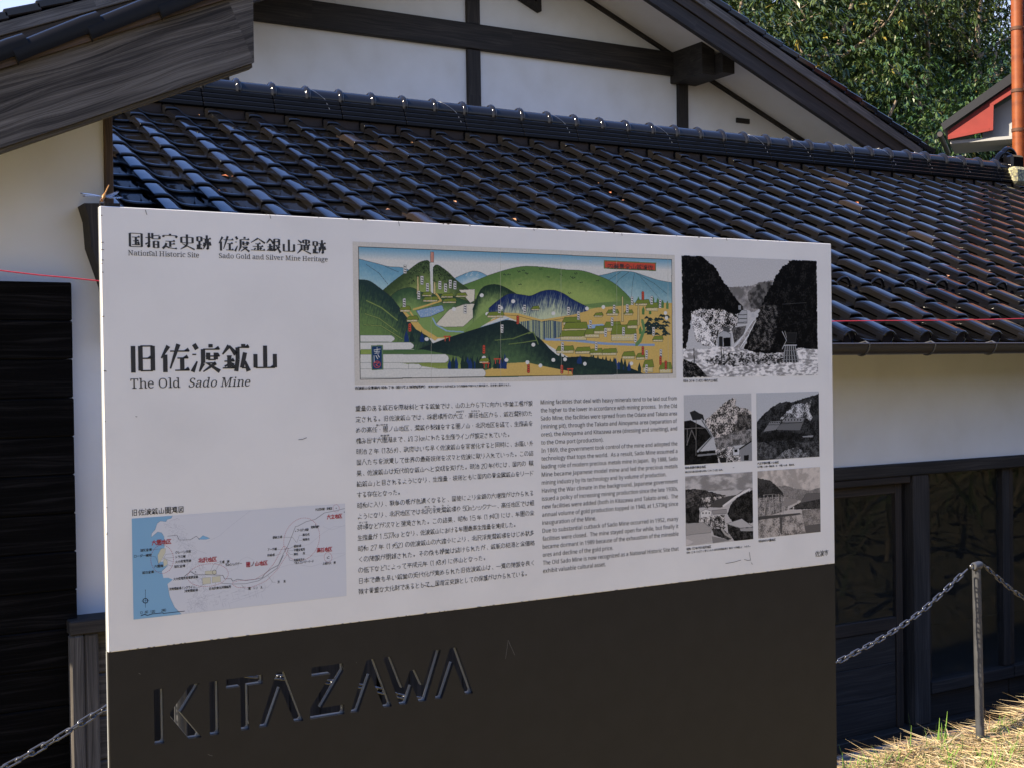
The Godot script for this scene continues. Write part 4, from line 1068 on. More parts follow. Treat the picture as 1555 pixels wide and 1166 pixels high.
func build_board() -> void:
	var white := mat(lin(0.765, 0.74, 0.705), 0.42)
	white.albedo_texture = ntex(Vector2i(512, 512), 0.006, [[0.0, Color(0.955, 0.955, 0.955)], [0.5, Color(0.985, 0.985, 0.985)], [1.0, Color(1, 1, 1)]], 5, 4)
	white.uv1_triplanar = true
	white.uv1_scale = Vector3.ONE * 0.9
	var bronze := mat(lin(0.0215, 0.020, 0.0195), 0.42)
	bronze.albedo_texture = ntex(Vector2i(512, 512), 0.02, [[0.0, Color(0.93, 0.93, 0.93)], [0.55, Color(0.97, 0.97, 0.965)], [1.0, Color(1, 1, 1)]], 6, 9)
	bronze.metallic_specular = 0.3
	bronze.uv1_triplanar = true
	bronze.uv1_scale = Vector3.ONE * 1.2
	var wallm := mat(lin(0.014, 0.015, 0.019), 0.25)
	var steel := mat(lin(0.55, 0.56, 0.58), 0.28, 0.9)
	var edge := mat(lin(0.34, 0.36, 0.37), 0.4, 0.3)
	var ink_black := mat(lin(0.015, 0.015, 0.016), 0.5)
	var ink_red := mat(lin(0.36, 0.02, 0.03), 0.5)
	var t := thing("information_sign", "large white and dark grey sign board about the old mine", "sign", BOARD)
	box("white_panel", Vector3(0, -0.9, -0.010), Vector3(2.0, 0, 0), white, t, 0.0012)
	box("back_panel", Vector3(0.0, -0.9, -0.021), Vector3(2.0, 0, -0.0105), edge, t, 0.0012)
	pierced("dark_panel", 0.0, 2.0, 0.9005, 2.05, -0.0125, -0.0012, 0.0, bronze, wallm, t)
	pierced("rear_sheet", 0.0, 2.0, 0.9005, 2.05, -0.0215, -0.0130, 0.0011, edge, steel, t)
	# headings
	var big := begin()
	write_line(big, "国指定史跡", 0.052, 0.0815, 0.175, 0.0310, 0.0047, true)
	obj("heading", big, ink_black, t).set_meta("label", "heading in brush-style Japanese signs, 国指定史跡")
	var big2 := begin()
	write_line(big2, "佐渡金銀山遺跡", 0.2405, 0.0815, 0.2435, 0.0310, 0.0047, true)
	obj("heading", big2, ink_black, t).set_meta("label", "heading in brush-style Japanese signs, 佐渡金銀山遺跡")
	latin("subheading", "National Historic Site", "Droid Serif", 0.0537, 0.0976, 0.1455, 0.0102, ink_black, t)
	latin("subheading", "Sado Gold and Silver Mine Heritage", "Droid Serif", 0.2417, 0.0972, 0.2445, 0.0102, ink_black, t)
	var title := begin()
	write_line(title, "旧佐渡鉱山", 0.0495, 0.3362, 0.3220, 0.0575, 0.0092, true)
	obj("title", title, ink_black, t).set_meta("label", "large title in brush-style Japanese signs, 旧佐渡鉱山")
	latin("title_translation", "The Old", "Droid Serif", 0.0535, 0.3682, 0.102, 0.0200, ink_black, t)
	latin("title_translation", "Sado Mine", "Droid Serif", 0.1705, 0.3682, 0.1315, 0.0195, ink_black, t, 0.22)
	var mt := begin()
	write_line(mt, "旧佐渡鉱山関連図", 0.0508, 0.6270, 0.1082, 0.0128, 0.0012)
	obj("map_title", mt, ink_black, t)
	# body text
	for k in BODY_TEXT.size():
		var st := begin()
		write_line(st, BODY_TEXT[k], 0.5466, 0.4284 + k * 0.02414, 0.4634 * BODY_WIDTH[k], 0.0125, 0.00095)
		obj("text_line", st, ink_black, t)
	for q in [["あいのやま", 0.596, 2, 0.03], ["おおだて", 0.80, 1, 0.022], ["たかとう", 0.84, 1, 0.024], ["おおま", 0.606, 3, 0.024], ["きたざわ", 0.714, 10, 0.03], ["ゆうせん", 0.75, 10, 0.03], ["さいは", 0.55, 11, 0.022]]:
		var st := begin()
		write_line(st, q[0], q[1], 0.4284 + q[2] * 0.02414 - 0.0142, q[3], 0.0042, 0.0006)
		obj("reading_aid", st, ink_black, t)
	for k in ENGLISH.size():
		latin("text_line", ENGLISH[k][0], "Droid Sans", 1.0325, 0.4256 + k * 0.01954, 0.4146 * ENGLISH[k][1], 0.0102, ink_black, t)
	# pictures and their captions
	print_sheet("painted_view", 0.5463, 0.0504, 1.4468, 0.3691, paint_view(), t, "printed bird's-eye view of green hills, villages and a mining valley")
	print_sheet("photograph", 1.4690, 0.0500, 1.9442, 0.3690, paint_valley(), t, "old black and white photograph of a steep valley with wooden sheds")
	print_sheet("photograph", 1.4703, 0.4139, 1.6997, 0.5953, paint_tower(), t, "old photograph of a pit tower before a rocky peak")
	print_sheet("photograph", 1.7175, 0.4139, 1.9459, 0.5955, paint_mill(), t, "old photograph of a large mill roof on a dark hillside")
	print_sheet("photograph", 1.4713, 0.6250, 1.7005, 0.8070, paint_town(), t, "old photograph of roofs and houses under a cloudy sky")
	print_sheet("photograph", 1.7180, 0.6247, 1.9467, 0.8065, paint_quay(), t, "sepia photograph of a stone quay and timber frames")
	print_sheet("area_map", 0.0513, 0.6324, 0.5182, 0.8386, paint_map(), t, "pale printed map with blue sea and dashed red rings")
	for q in [["佐渡鉱山全景案内 昭和 7 年 (相川郷土博物館所蔵)", 0.5465, 0.3800, 0.1747, 0.0066, 0.0009], ["道遊の割戸から北沢地区までの施設等が描かれた案内図で、見学者に配布された。", 0.7285, 0.3798, 0.2243, 0.0052, 0.0006],
			["明治 34 年 (1901) 頃の大立地区", 1.4695, 0.3808, 0.1148, 0.0072, 0.0009], ["昭和初期の高任地区", 1.4716, 0.6060, 0.0695, 0.0062, 0.0009], ["高任坑の高任竪坑櫓は昭和 13 年 (1938) 完成。", 1.4715, 0.6165, 0.1300, 0.0050, 0.0006],
			["大正中期の間ノ山地区", 1.7182, 0.6068, 0.0767, 0.0062, 0.0009], ["右が間ノ山第一選鉱場、左奥が間ノ山第二選鉱場。", 1.7181, 0.6156, 0.1368, 0.0050, 0.0006], ["昭和 10 年代の北沢地区", 1.4728, 0.8184, 0.0822, 0.0066, 0.0009],
			["昭和 12 年 (1937) に建てられた北沢浮遊選鉱場は「東洋一の施設」と言われた。", 1.4726, 0.8273, 0.2204, 0.0052, 0.0006], ["明治末の大間地区", 1.7188, 0.8177, 0.0611, 0.0060, 0.0009], ["佐渡市", 1.9250, 0.8748, 0.0503, 0.0160, 0.0015]]:
		var st := begin()
		write_line(st, q[0], q[1], q[2], q[3], q[4], q[5])
		obj("caption", st, ink_black, t)
	# names on the map: place in the map's own units, width, ink
	qd = [Vector2(203, 112), Vector2(1530, 15), Vector2(1535, 590), Vector2(212, 740)]
	for q in [["大間地区", 318, 272, 0.040, 1], ["北沢地区", 590, 383, 0.040, 1], ["間ノ山地区", 883, 408, 0.048, 1], ["高任地区", 1338, 316, 0.036, 1], ["大立地区", 1408, 108, 0.036, 1],
			["煉瓦倉庫", 250, 318, 0.024, 0], ["ローダー橋脚", 214, 355, 0.036, 0], ["クレーン台座", 453, 332, 0.034, 0], ["トラス橋", 453, 360, 0.022, 0], ["火力発電所跡", 453, 390, 0.034, 0], ["煉瓦倉庫", 446, 420, 0.024, 0], ["大間港", 332, 418, 0.018, 0], ["鉱石倉庫", 262, 457, 0.024, 0],
			["工場群跡", 718, 392, 0.022, 0], ["50mシックナー", 756, 408, 0.036, 0], ["火力発電所発電機室棟", 442, 497, 0.052, 0], ["浮遊選鉱場インクライン", 418, 560, 0.054, 0], ["浮遊選鉱場", 508, 573, 0.028, 0], ["旧北沢青化浮選鉱所", 654, 558, 0.048, 0], ["大立竪坑櫓・発電室", 1330, 62, 0.040, 0],
			["道遊の割戸", 1300, 172, 0.020, 0], ["ゴールデン佐渡", 1208, 192, 0.027, 0], ["機械工場", 1052, 238, 0.021, 0], ["高任坑", 1245, 220, 0.016, 0], ["道遊坑", 1245, 250, 0.016, 0], ["粗砕場", 1187, 292, 0.017, 0], ["中間変電所", 1187, 316, 0.026, 0], ["高任分析所", 1187, 341, 0.026, 0], ["アーチ橋", 1018, 313, 0.021, 0], ["貯鉱場", 1018, 349, 0.016, 0],
			["貯鉱舎及び", 1188, 378, 0.024, 0], ["ベルトコンベアーヤード", 1188, 395, 0.046, 0], ["南沢疎水道", 1070, 516, 0.022, 0], ["間切トンネル", 896, 556, 0.032, 0], ["上相川火薬庫", 1376, 398, 0.031, 0], ["0", 250, 706, 0.004, 0], ["60", 276, 702, 0.006, 0], ["120", 308, 700, 0.009, 0], ["240", 372, 692, 0.009, 0]]:
		var p := at(q[1], q[2])
		var st := begin()
		var hgt: float = 0.0098 if q[4] == 1 else 0.0054
		write_line(st, q[0], 0.0513 + p.x * 0.4669, 0.6324 + p.y * 0.2062 + (0.002 if q[4] == 1 else 0.0), q[3], hgt, 0.0015 if q[4] == 1 else 0.00075)
		if st.commit().get_surface_count():
			obj("place_name", st, ink_red if q[4] == 1 else ink_black, t)
	# title plate of the painted view, read from the right
	qd = [Vector2(45, 22), Vector2(1508, 82), Vector2(1517, 640), Vector2(55, 670)]
	var a := at(1164, 141)
	var b := at(1396, 141)
	var pl := begin()
	write_line(pl, "内案景全山鉱渡佐", 0.5463 + a.x * 0.9005, 0.0504 + (a.y + 0.004) * 0.3187, (b.x - a.x) * 0.9005, 0.0130, 0.0014)
	obj("plate_lettering", pl, ink_black, t)
	# scratches and chips
	var wear := begin()
	for q in [[0.412, 0.4859, 0.4302, 0.4823], [1.6857, 0.8412, 1.6899, 0.8629], [1.6032, 0.864, 1.6555, 0.8598], [1.668, 0.8590, 1.689, 0.8630], [1.6925, 0.8700, 1.6966, 0.8745], [0.7042, 0.8313, 0.7295, 0.8384], [0.7295, 0.8384, 0.7420, 0.8370], [0.09, 0.004, 0.093, 0.013], [0.355, 0.0, 0.357, 0.008], [0.66, 0.0, 0.662, 0.010], [1.02, 0.0, 1.021, 0.006], [1.28, 0.001, 1.281, 0.007], [1.62, 0.0, 1.622, 0.006]]:
		pen(wear, [Vector2(q[0], q[1]), Vector2((q[0] + q[2]) / 2, (q[1] + q[3]) / 2 + 0.0015), Vector2(q[2], q[3])], 0.0011, 0.0009, false)
	rng.seed = 71
	for k in 150:                                        # chipped paint along the lower edge of the white sheet and its left edge
		var x := rng.randf_range(0.0, 2.0)
		var y := 0.9 - rng.randf() * 0.0012
		if k % 9 == 0:
			x = rng.randf() * 0.0015
			y = rng.randf_range(0.0, 0.9)
		if k % 7 == 0:
			x = rng.randf_range(0.0, 2.0)
			y = rng.randf() * 0.0014
		if k % 31 == 0:
			y = rng.randf_range(0.05, 0.85)
		pen(wear, [Vector2(x, y), Vector2(x + rng.randf_range(0.001, 0.006), y + rng.randf_range(-0.0006, 0.0006))], 0.0012, 0.0008, false)
	obj("chipped_paint", wear, mat(lin(0.06, 0.045, 0.035), 0.9), t)
	var scratch := begin()
	for q in [[0.9326, 0.9882, 0.9246, 1.0314], [0.9326, 0.9882, 0.9500, 1.0260], [0.20, 1.14, 0.21, 1.145], [0.06, 0.95, 0.064, 0.952], [0.54, 0.99, 0.541, 0.991]]:
		pen(scratch, [Vector2(q[0], q[1]), Vector2(q[2], q[3])], 0.0005, -0.0008, false)
	obj("scratch", scratch, mat(lin(0.2, 0.19, 0.18), 0.6), t)
	for x in [0.25, 1.75]:
		box("foot_post", Vector3(x - 0.03, -2.1, -0.09), Vector3(x + 0.03, -1.25, -0.024), edge, t)

func build_dragonfly() -> void:
	var t := thing("dragonfly", "small orange dragonfly perched on the sign's top left corner", "dragonfly", BOARD + Vector3(0.0085, 0.0, -0.006))
	var dir := Vector3(0.42, 0.80, -0.35).normalized()
	var bodym := mat(lin(0.34, 0.16, 0.03), 0.4)
	var st := begin()
	var head := Vector3(-0.005, 0.011, 0.006)
	var pts := [head - dir * 0.003, head, head + dir * 0.003, head + dir * 0.0045, head + dir * 0.008, head + dir * 0.013, head + dir * 0.017, head + dir * 0.021, head + dir * 0.030, head + dir * 0.040, head + dir * 0.042]
	tube(st, pts, [0.0010, 0.0032, 0.0028, 0.0012, 0.0034, 0.0036, 0.0024, 0.0015, 0.0014, 0.0011, 0.0004], 10)
	obj("body", st, bodym, t)
	var eyem := mat(lin(0.16, 0.05, 0.02), 0.2)
	var perp := dir.cross(Vector3(0.5, 0, 0.86)).normalized()
	for s in [-1.0, 1.0]:
		var e := SphereMesh.new()
		e.radius = 0.002
		e.height = 0.004
		e.radial_segments = 10
		e.rings = 6
		put("eye", e, eyem, t).position = head + perp * 0.0022 * s + Vector3(0, 0, 0.0012)
	var wingm := mat(Color(0.5, 0.5, 0.5, 0.08), 0.15)
	wingm.transparency = BaseMaterial3D.TRANSPARENCY_ALPHA
	var root := head + dir * 0.009
	var tipm := mat(lin(0.03, 0.02, 0.015), 0.4)
	for q in [Vector3(-0.046, 0.004, 0.006), Vector3(-0.042, -0.002, 0.012), Vector3(0.033, 0.016, -0.02), Vector3(0.040, 0.004, -0.014)]:
		var w := begin()
		var l: Vector3 = q
		var side := l.cross(Vector3(0.2, 0.9, 0.4)).normalized()
		var out := []
		for k in 9:
			var f := k / 8.0
			out.append([root + l * f - side * 0.0012, root + l * f + side * (0.0006 + 0.0085 * pow(sin(PI * pow(f, 0.8) * 0.93), 0.7))])
		for k in 8:
			quad(w, out[k][0], out[k + 1][0], out[k + 1][1], out[k][1])
			quad(w, out[k][1] + Vector3(0, 0.0002, 0), out[k + 1][1] + Vector3(0, 0.0002, 0), out[k + 1][0] + Vector3(0, 0.0002, 0), out[k][0] + Vector3(0, 0.0002, 0))
		var wing := obj("wing", w, wingm, t)
		var v := begin()
		tube(v, [root, root + l], [0.00035], 5)
		tube(v, [root + l * 0.90 + side * 0.0008, root + l * 0.99 + side * 0.0008], [0.0011], 5)
		obj("vein", v, tipm, wing)
	for k in 6:
		var g := begin()
		var s := -1.0 if k % 2 else 1.0
		var hip := head + dir * 0.006
		var foot := Vector3(-0.006 + 0.004 * s + 0.002 * (k / 2), 0.0, 0.004 - 0.003 * (k / 2))
		tube(g, [hip, (hip + foot) / 2 + Vector3(0.003 * s, 0.001, 0.001), foot], [0.0004], 5)
		obj("leg", g, tipm, t)
# ---------------------------------------------------------------- the house behind the board
const UP := Vector3(0, 0.4104, -0.9119)                  # up the slope of the lean-to roof
const NRM := Vector3(0, 0.9119, 0.4104)
const EAVE := Vector3(0, 1.694, -4.44)
const PITCH := 0.265
const COURSE := 0.24

func tile_mesh(eave: bool) -> ArrayMesh:
	var prof := [[0.0, 0.006], [0.0005, 0.034], [0.0030, 0.041], [0.009, 0.0445], [0.030, 0.0465], [0.055, 0.0470], [0.072, 0.0450], [0.085, 0.0395], [0.100, 0.0295], [0.118, 0.0180], [0.138, 0.009], [0.160, 0.004], [0.190, 0.001], [0.225, 0.001], [0.260, 0.003], [0.284, 0.004]]
	var rows := []
	var drop := 0.055 if eave else 0.020
	for r in [[-0.006, -drop], [0.0015, -drop * 0.8], [0.004, -0.010], [0.003, -0.004], [-0.004, 0.0], [-0.02, 0.0], [-0.10, 0.0], [-0.18, 0.0], [-0.205, 0.0], [-0.23, 0.0], [-0.25, 0.0], [-0.30, 0.0]]:
		var line := []
		for p in prof:
			var on_roll := 1.0 - smoothstep(0.07, 0.13, p[0])
			var trough := lerpf(0.026, 0.004, clampf(-r[0] / 0.30, 0, 1))
			var roll := 0.030 - 0.004 * clampf(-r[0] / 0.19, 0, 1) - 0.020 * smoothstep(0.185, 0.25, -r[0])
			var lift := lerpf(trough, roll, on_roll)
			line.append(Vector3(p[0], p[1] + r[1] + lift, r[0]))
		rows.append(line)
	var st := begin()
	smooth_grid(st, rows)
	if eave:
		var ring := []
		var c := Vector3(0.036, 0.040, 0)
		for k in 17:
			var a := -TAU * k / 16
			ring.append(Vector3(cos(a) * 0.040, sin(a) * 0.040, 0))
		for k in 16:
			quad(st, c + ring[k + 1] + Vector3(0, 0, -0.03), c + ring[k] + Vector3(0, 0, -0.03), c + ring[k] + Vector3(0, 0, 0.014), c + ring[k + 1] + Vector3(0, 0, 0.014))
			quad(st, c + ring[k + 1] + Vector3(0, 0, 0.014), c + ring[k] + Vector3(0, 0, 0.014), c + ring[k] * 0.84 + Vector3(0, 0, 0.017), c + ring[k + 1] * 0.84 + Vector3(0, 0, 0.017))
			tri(st, c + Vector3(0, 0, 0.013), c + ring[k + 1] * 0.8 + Vector3(0, 0, 0.013), c + ring[k] * 0.8 + Vector3(0, 0, 0.013))
			quad(st, c + ring[k + 1] * 0.84 + Vector3(0, 0, 0.017), c + ring[k] * 0.84 + Vector3(0, 0, 0.017), c + ring[k] * 0.8 + Vector3(0, 0, 0.013), c + ring[k + 1] * 0.8 + Vector3(0, 0, 0.013))
	return st.commit()

func glaze(c: Color, rough: float, s: int) -> StandardMaterial3D:
	var m := mat(c, rough)
	m.metallic_specular = 0.38
	m.roughness_texture = ntex(Vector2i(256, 256), 0.03, [[0.0, Color(0.6, 0.6, 0.6)], [0.6, Color(0.8, 0.8, 0.8)], [1.0, Color(1, 1, 1)]], 4, s)
	m.uv1_triplanar = true
	m.uv1_scale = Vector3.ONE * 2.0
	return m

func build_lean_to(house: Node3D, cam: Camera3D) -> void:
	var frame := Basis(Vector3(1, 0, 0), NRM, -UP)
	var plain := tile_mesh(false)
	var eave := tile_mesh(true)
	var glazes := [glaze(lin(0.004, 0.004, 0.005), 0.06, 3), glaze(lin(0.005, 0.005, 0.0055), 0.08, 5), glaze(lin(0.0065, 0.006, 0.006), 0.11, 7)]
	var brown := glaze(lin(0.019, 0.0145, 0.012), 0.24, 9)
	var roof := Node3D.new()
	roof.name = "lean_to_roof"
	house.add_child(roof)
	var under := begin()
	var e := EAVE - NRM * 0.02
	quad(under, e + Vector3(0.98, 0, 0), e + Vector3(10.2, 0, 0), e + Vector3(10.2, 0, 0) + UP * 3.85, e + Vector3(0.98, 0, 0) + UP * 3.85)
	var f := e - NRM * 0.02
	quad(under, f + Vector3(0.98, 0, 0) + UP * 3.85, f + Vector3(10.2, 0, 0) + UP * 3.85, f + Vector3(10.2, 0, 0), f + Vector3(0.98, 0, 0))
	var r0 := Vector3(0, 3.24, -7.96)
	quad(under, r0 + Vector3(0.98, 0, 0), r0 + Vector3(10.2, 0, 0), Vector3(10.2, 2.55, -11.4), Vector3(0.98, 2.55, -11.4))
	obj("roof_deck", under, mat(lin(0.03, 0.022, 0.017), 0.9), roof)
	rng.seed = 17
	var spots := []
	for row in 16:
		for col in 35:
			var p := EAVE + Vector3(0.99 + col * PITCH, 0, 0) + UP * (row * COURSE + 0.01)
			var q: Vector3 = cam.transform.affine_inverse() * (p + Vector3(0.13, 0.05, 0))
			var x := 777.5 - q.x / q.z * 1900.0
			var y := 583.0 + q.y / q.z * 1900.0
			var hidden := x > 170 and x < 1258 and y > 318 + (x - 152) * 0.0514 + 14
			var off := x > 1590 or x < 120
			var near := q.length() + (100.0 if hidden else 0.0) + (60.0 if off else 0.0)
			spots.append([near, row, col, p, rng.randf(), rng.randf(), rng.randf()])
	spots.sort_custom(func(a, b): return a[0] < b[0])
	var rest := begin()
	for k in spots.size():
		var s: Array = spots[k]
		var jig := Basis.from_euler(Vector3((s[4] - 0.5) * 0.012, (s[5] - 0.5) * 0.010, (s[6] - 0.5) * 0.012))
		var t := Transform3D(frame * jig, s[3] + Vector3((s[5] - 0.5) * 0.003, 0, 0))
		var me: ArrayMesh = eave if s[1] == 0 else plain
		if k < 300:
			var m: Material = glazes[int(s[4] * 2.99)]
			if s[6] < 0.022 and s[1] > 3:
				m = brown
			var o := put("roof_tile", me, m, roof)
			o.transform = t
		else:
			rest.append_from(me, 0, t)
	obj("far_roof_tiles", rest, glazes[1], roof).set_meta("kind", "stuff")
	# loops that hold the snow, one on every tile of the fourth course
	var arch := begin()
	var pts := []
	for k in 13:
		var a := PI * k / 12
		pts.append(Vector3(-cos(a) * 0.052, sin(a) * 0.058, 0))
	tube(arch, pts, [0.0085], 8)
	var am := arch.commit()
	for col in range(11, 34):
		var o := put("snow_guard", am, glazes[0], roof)
		o.transform = Transform3D(frame, EAVE + Vector3(0.99 + col * PITCH + 0.175, 0, 0) + UP * (3 * COURSE + 0.055) + NRM * 0.028)
	# ridge: bedding, four courses of flat tiles, round cap tiles with collars
	var ridge := Node3D.new()
	ridge.name = "ridge"
	house.add_child(ridge)
	box("clay_bedding", Vector3(0.9, 3.14, -8.02), Vector3(10.1, 3.284, -7.80), mat(lin(0.045, 0.030, 0.022), 0.95), ridge, 0.0)
	var flat_glaze := glaze(lin(0.007, 0.007, 0.008), 0.30, 35)
	flat_glaze.metallic_specular = 0.22
	for k in 4:
		var n := 0
		var x := 0.9
		while x < 10.1:
			var x1 := minf(x + 0.47, 10.1)
			box("flat_ridge_tile", Vector3(x + 0.001, 3.286 + k * 0.0325, -8.06), Vector3(x1 - 0.001, 3.316 + k * 0.0325, -7.775 - k * 0.014), flat_glaze, ridge, 0.005)
			x = x1
			n += 1
	var cap := begin()
	var rows := []
	for r in [[0.0, 0.066], [0.190, 0.066], [0.194, 0.074], [0.201, 0.083], [0.210, 0.0865], [0.221, 0.083], [0.230, 0.074], [0.236, 0.066]]:
		var ring := []
		for k in 17:
			var a := PI * (-0.12 + 1.24 * k / 16)
			ring.append(Vector3(r[0], sin(a) * r[1], cos(a) * r[1]))
		rows.append(ring)
	rows.reverse()
	smooth_grid(cap, rows)
	var cm := cap.commit()
	var crown := glaze(lin(0.012, 0.012, 0.014), 0.10, 15)
	for k in 39:
		put("cap_tile", cm, crown, ridge).position = Vector3(0.93 + k * 0.236, 3.430 + 0.004 * sin(k * 0.6), -7.90)
	var wire := mat(lin(0.35, 0.35, 0.36), 0.35, 0.7)
	for x in [3.03, 4.02, 4.93, 5.88, 6.86, 7.33, 7.84, 8.34, 8.80, 9.30]:
		var w := begin()
		var loop := []
		for k in 13:
			var a := PI * (-0.05 + 1.1 * k / 12)
			loop.append(Vector3(x + 0.10 * (1.0 - sin(a)), 3.430 + sin(a) * 0.070, -7.90 + cos(a) * 0.072))
		loop.push_front(loop[0] + Vector3(0.02, -0.07, 0.03))
		tube(w, loop, [0.0012], 5)
		obj("tie_wire", w, wire, ridge)
	# end ornament with its two scrolls and the lichened mortar under it
	var orn := begin()
	for q in [[0.0, 3.47, 0.13], [0.06, 3.54, 0.10]]:
		var sp := []
		for k in 30:
			var a := TAU * 1.15 * k / 29 + 0.4
			sp.append(Vector3(10.06 + q[0] + cos(a) * q[2] * (1.0 - k / 48.0), q[1] + sin(a) * q[2] * (1.0 - k / 48.0), -7.93))
		tube(orn, sp, [0.030], 8)
	bx(orn, Vector3(10.02, 3.30, -8.06), Vector3(10.20, 3.56, -7.80), 0.02)
	obj("end_ornament", orn, glazes[0], ridge)
	var lich := mat(Color.WHITE, 0.95)
	lich.albedo_texture = ntex(Vector2i(256, 256), 0.05, [[0.0, Color(0.25, 0.24, 0.22)], [0.45, Color(0.45, 0.44, 0.40)], [0.6, Color(0.62, 0.60, 0.42)], [1.0, Color(0.72, 0.70, 0.62)]], 4, 5)
	lich.uv1_triplanar = true
	lich.uv1_scale = Vector3.ONE * 3.0
	box("lichened_mortar", Vector3(9.99, 3.27, -7.86), Vector3(10.20, 3.44, -7.74), lich, ridge, 0.03)
	# gutter with its straps
	var gm := mat(lin(0.040, 0.033, 0.030), 0.35)
	var rowsg := []
	for x in [1.0, 3.5, 6.0, 8.0, 10.2]:
		var ring := []
		for k in 13:
			var a := PI + PI * k / 12
			ring.append(Vector3(x, 1.697 + sin(a) * 0.050, -4.375 + cos(a) * 0.05))
		rowsg.append(ring)
	var g := begin()
	smooth_grid(g, rowsg)
	tube(g, [Vector3(1.0, 1.699, -4.325), Vector3(10.2, 1.699, -4.325)], [0.0055], 8)
	var gutter := obj("gutter", g, gm, house)
	var strap := mat(lin(0.10, 0.10, 0.10), 0.4, 0.5)
	for k in 20:
		var st := begin()
		var x := 1.32 + k * 0.455
		var l := []
		for j in 9:
			var a := PI * 1.0 + PI * j / 8
			l.append(Vector3(x, 1.697 + sin(a) * 0.053, -4.375 + cos(a) * 0.053))
		tube(st, l, [0.005], 5)
		tube(st, [Vector3(x, 1.70, -4.325), Vector3(x + 0.012, 1.712, -4.36), Vector3(x, 1.69, -4.46)], [0.004], 5)
		obj("gutter_strap", st, strap, gutter)

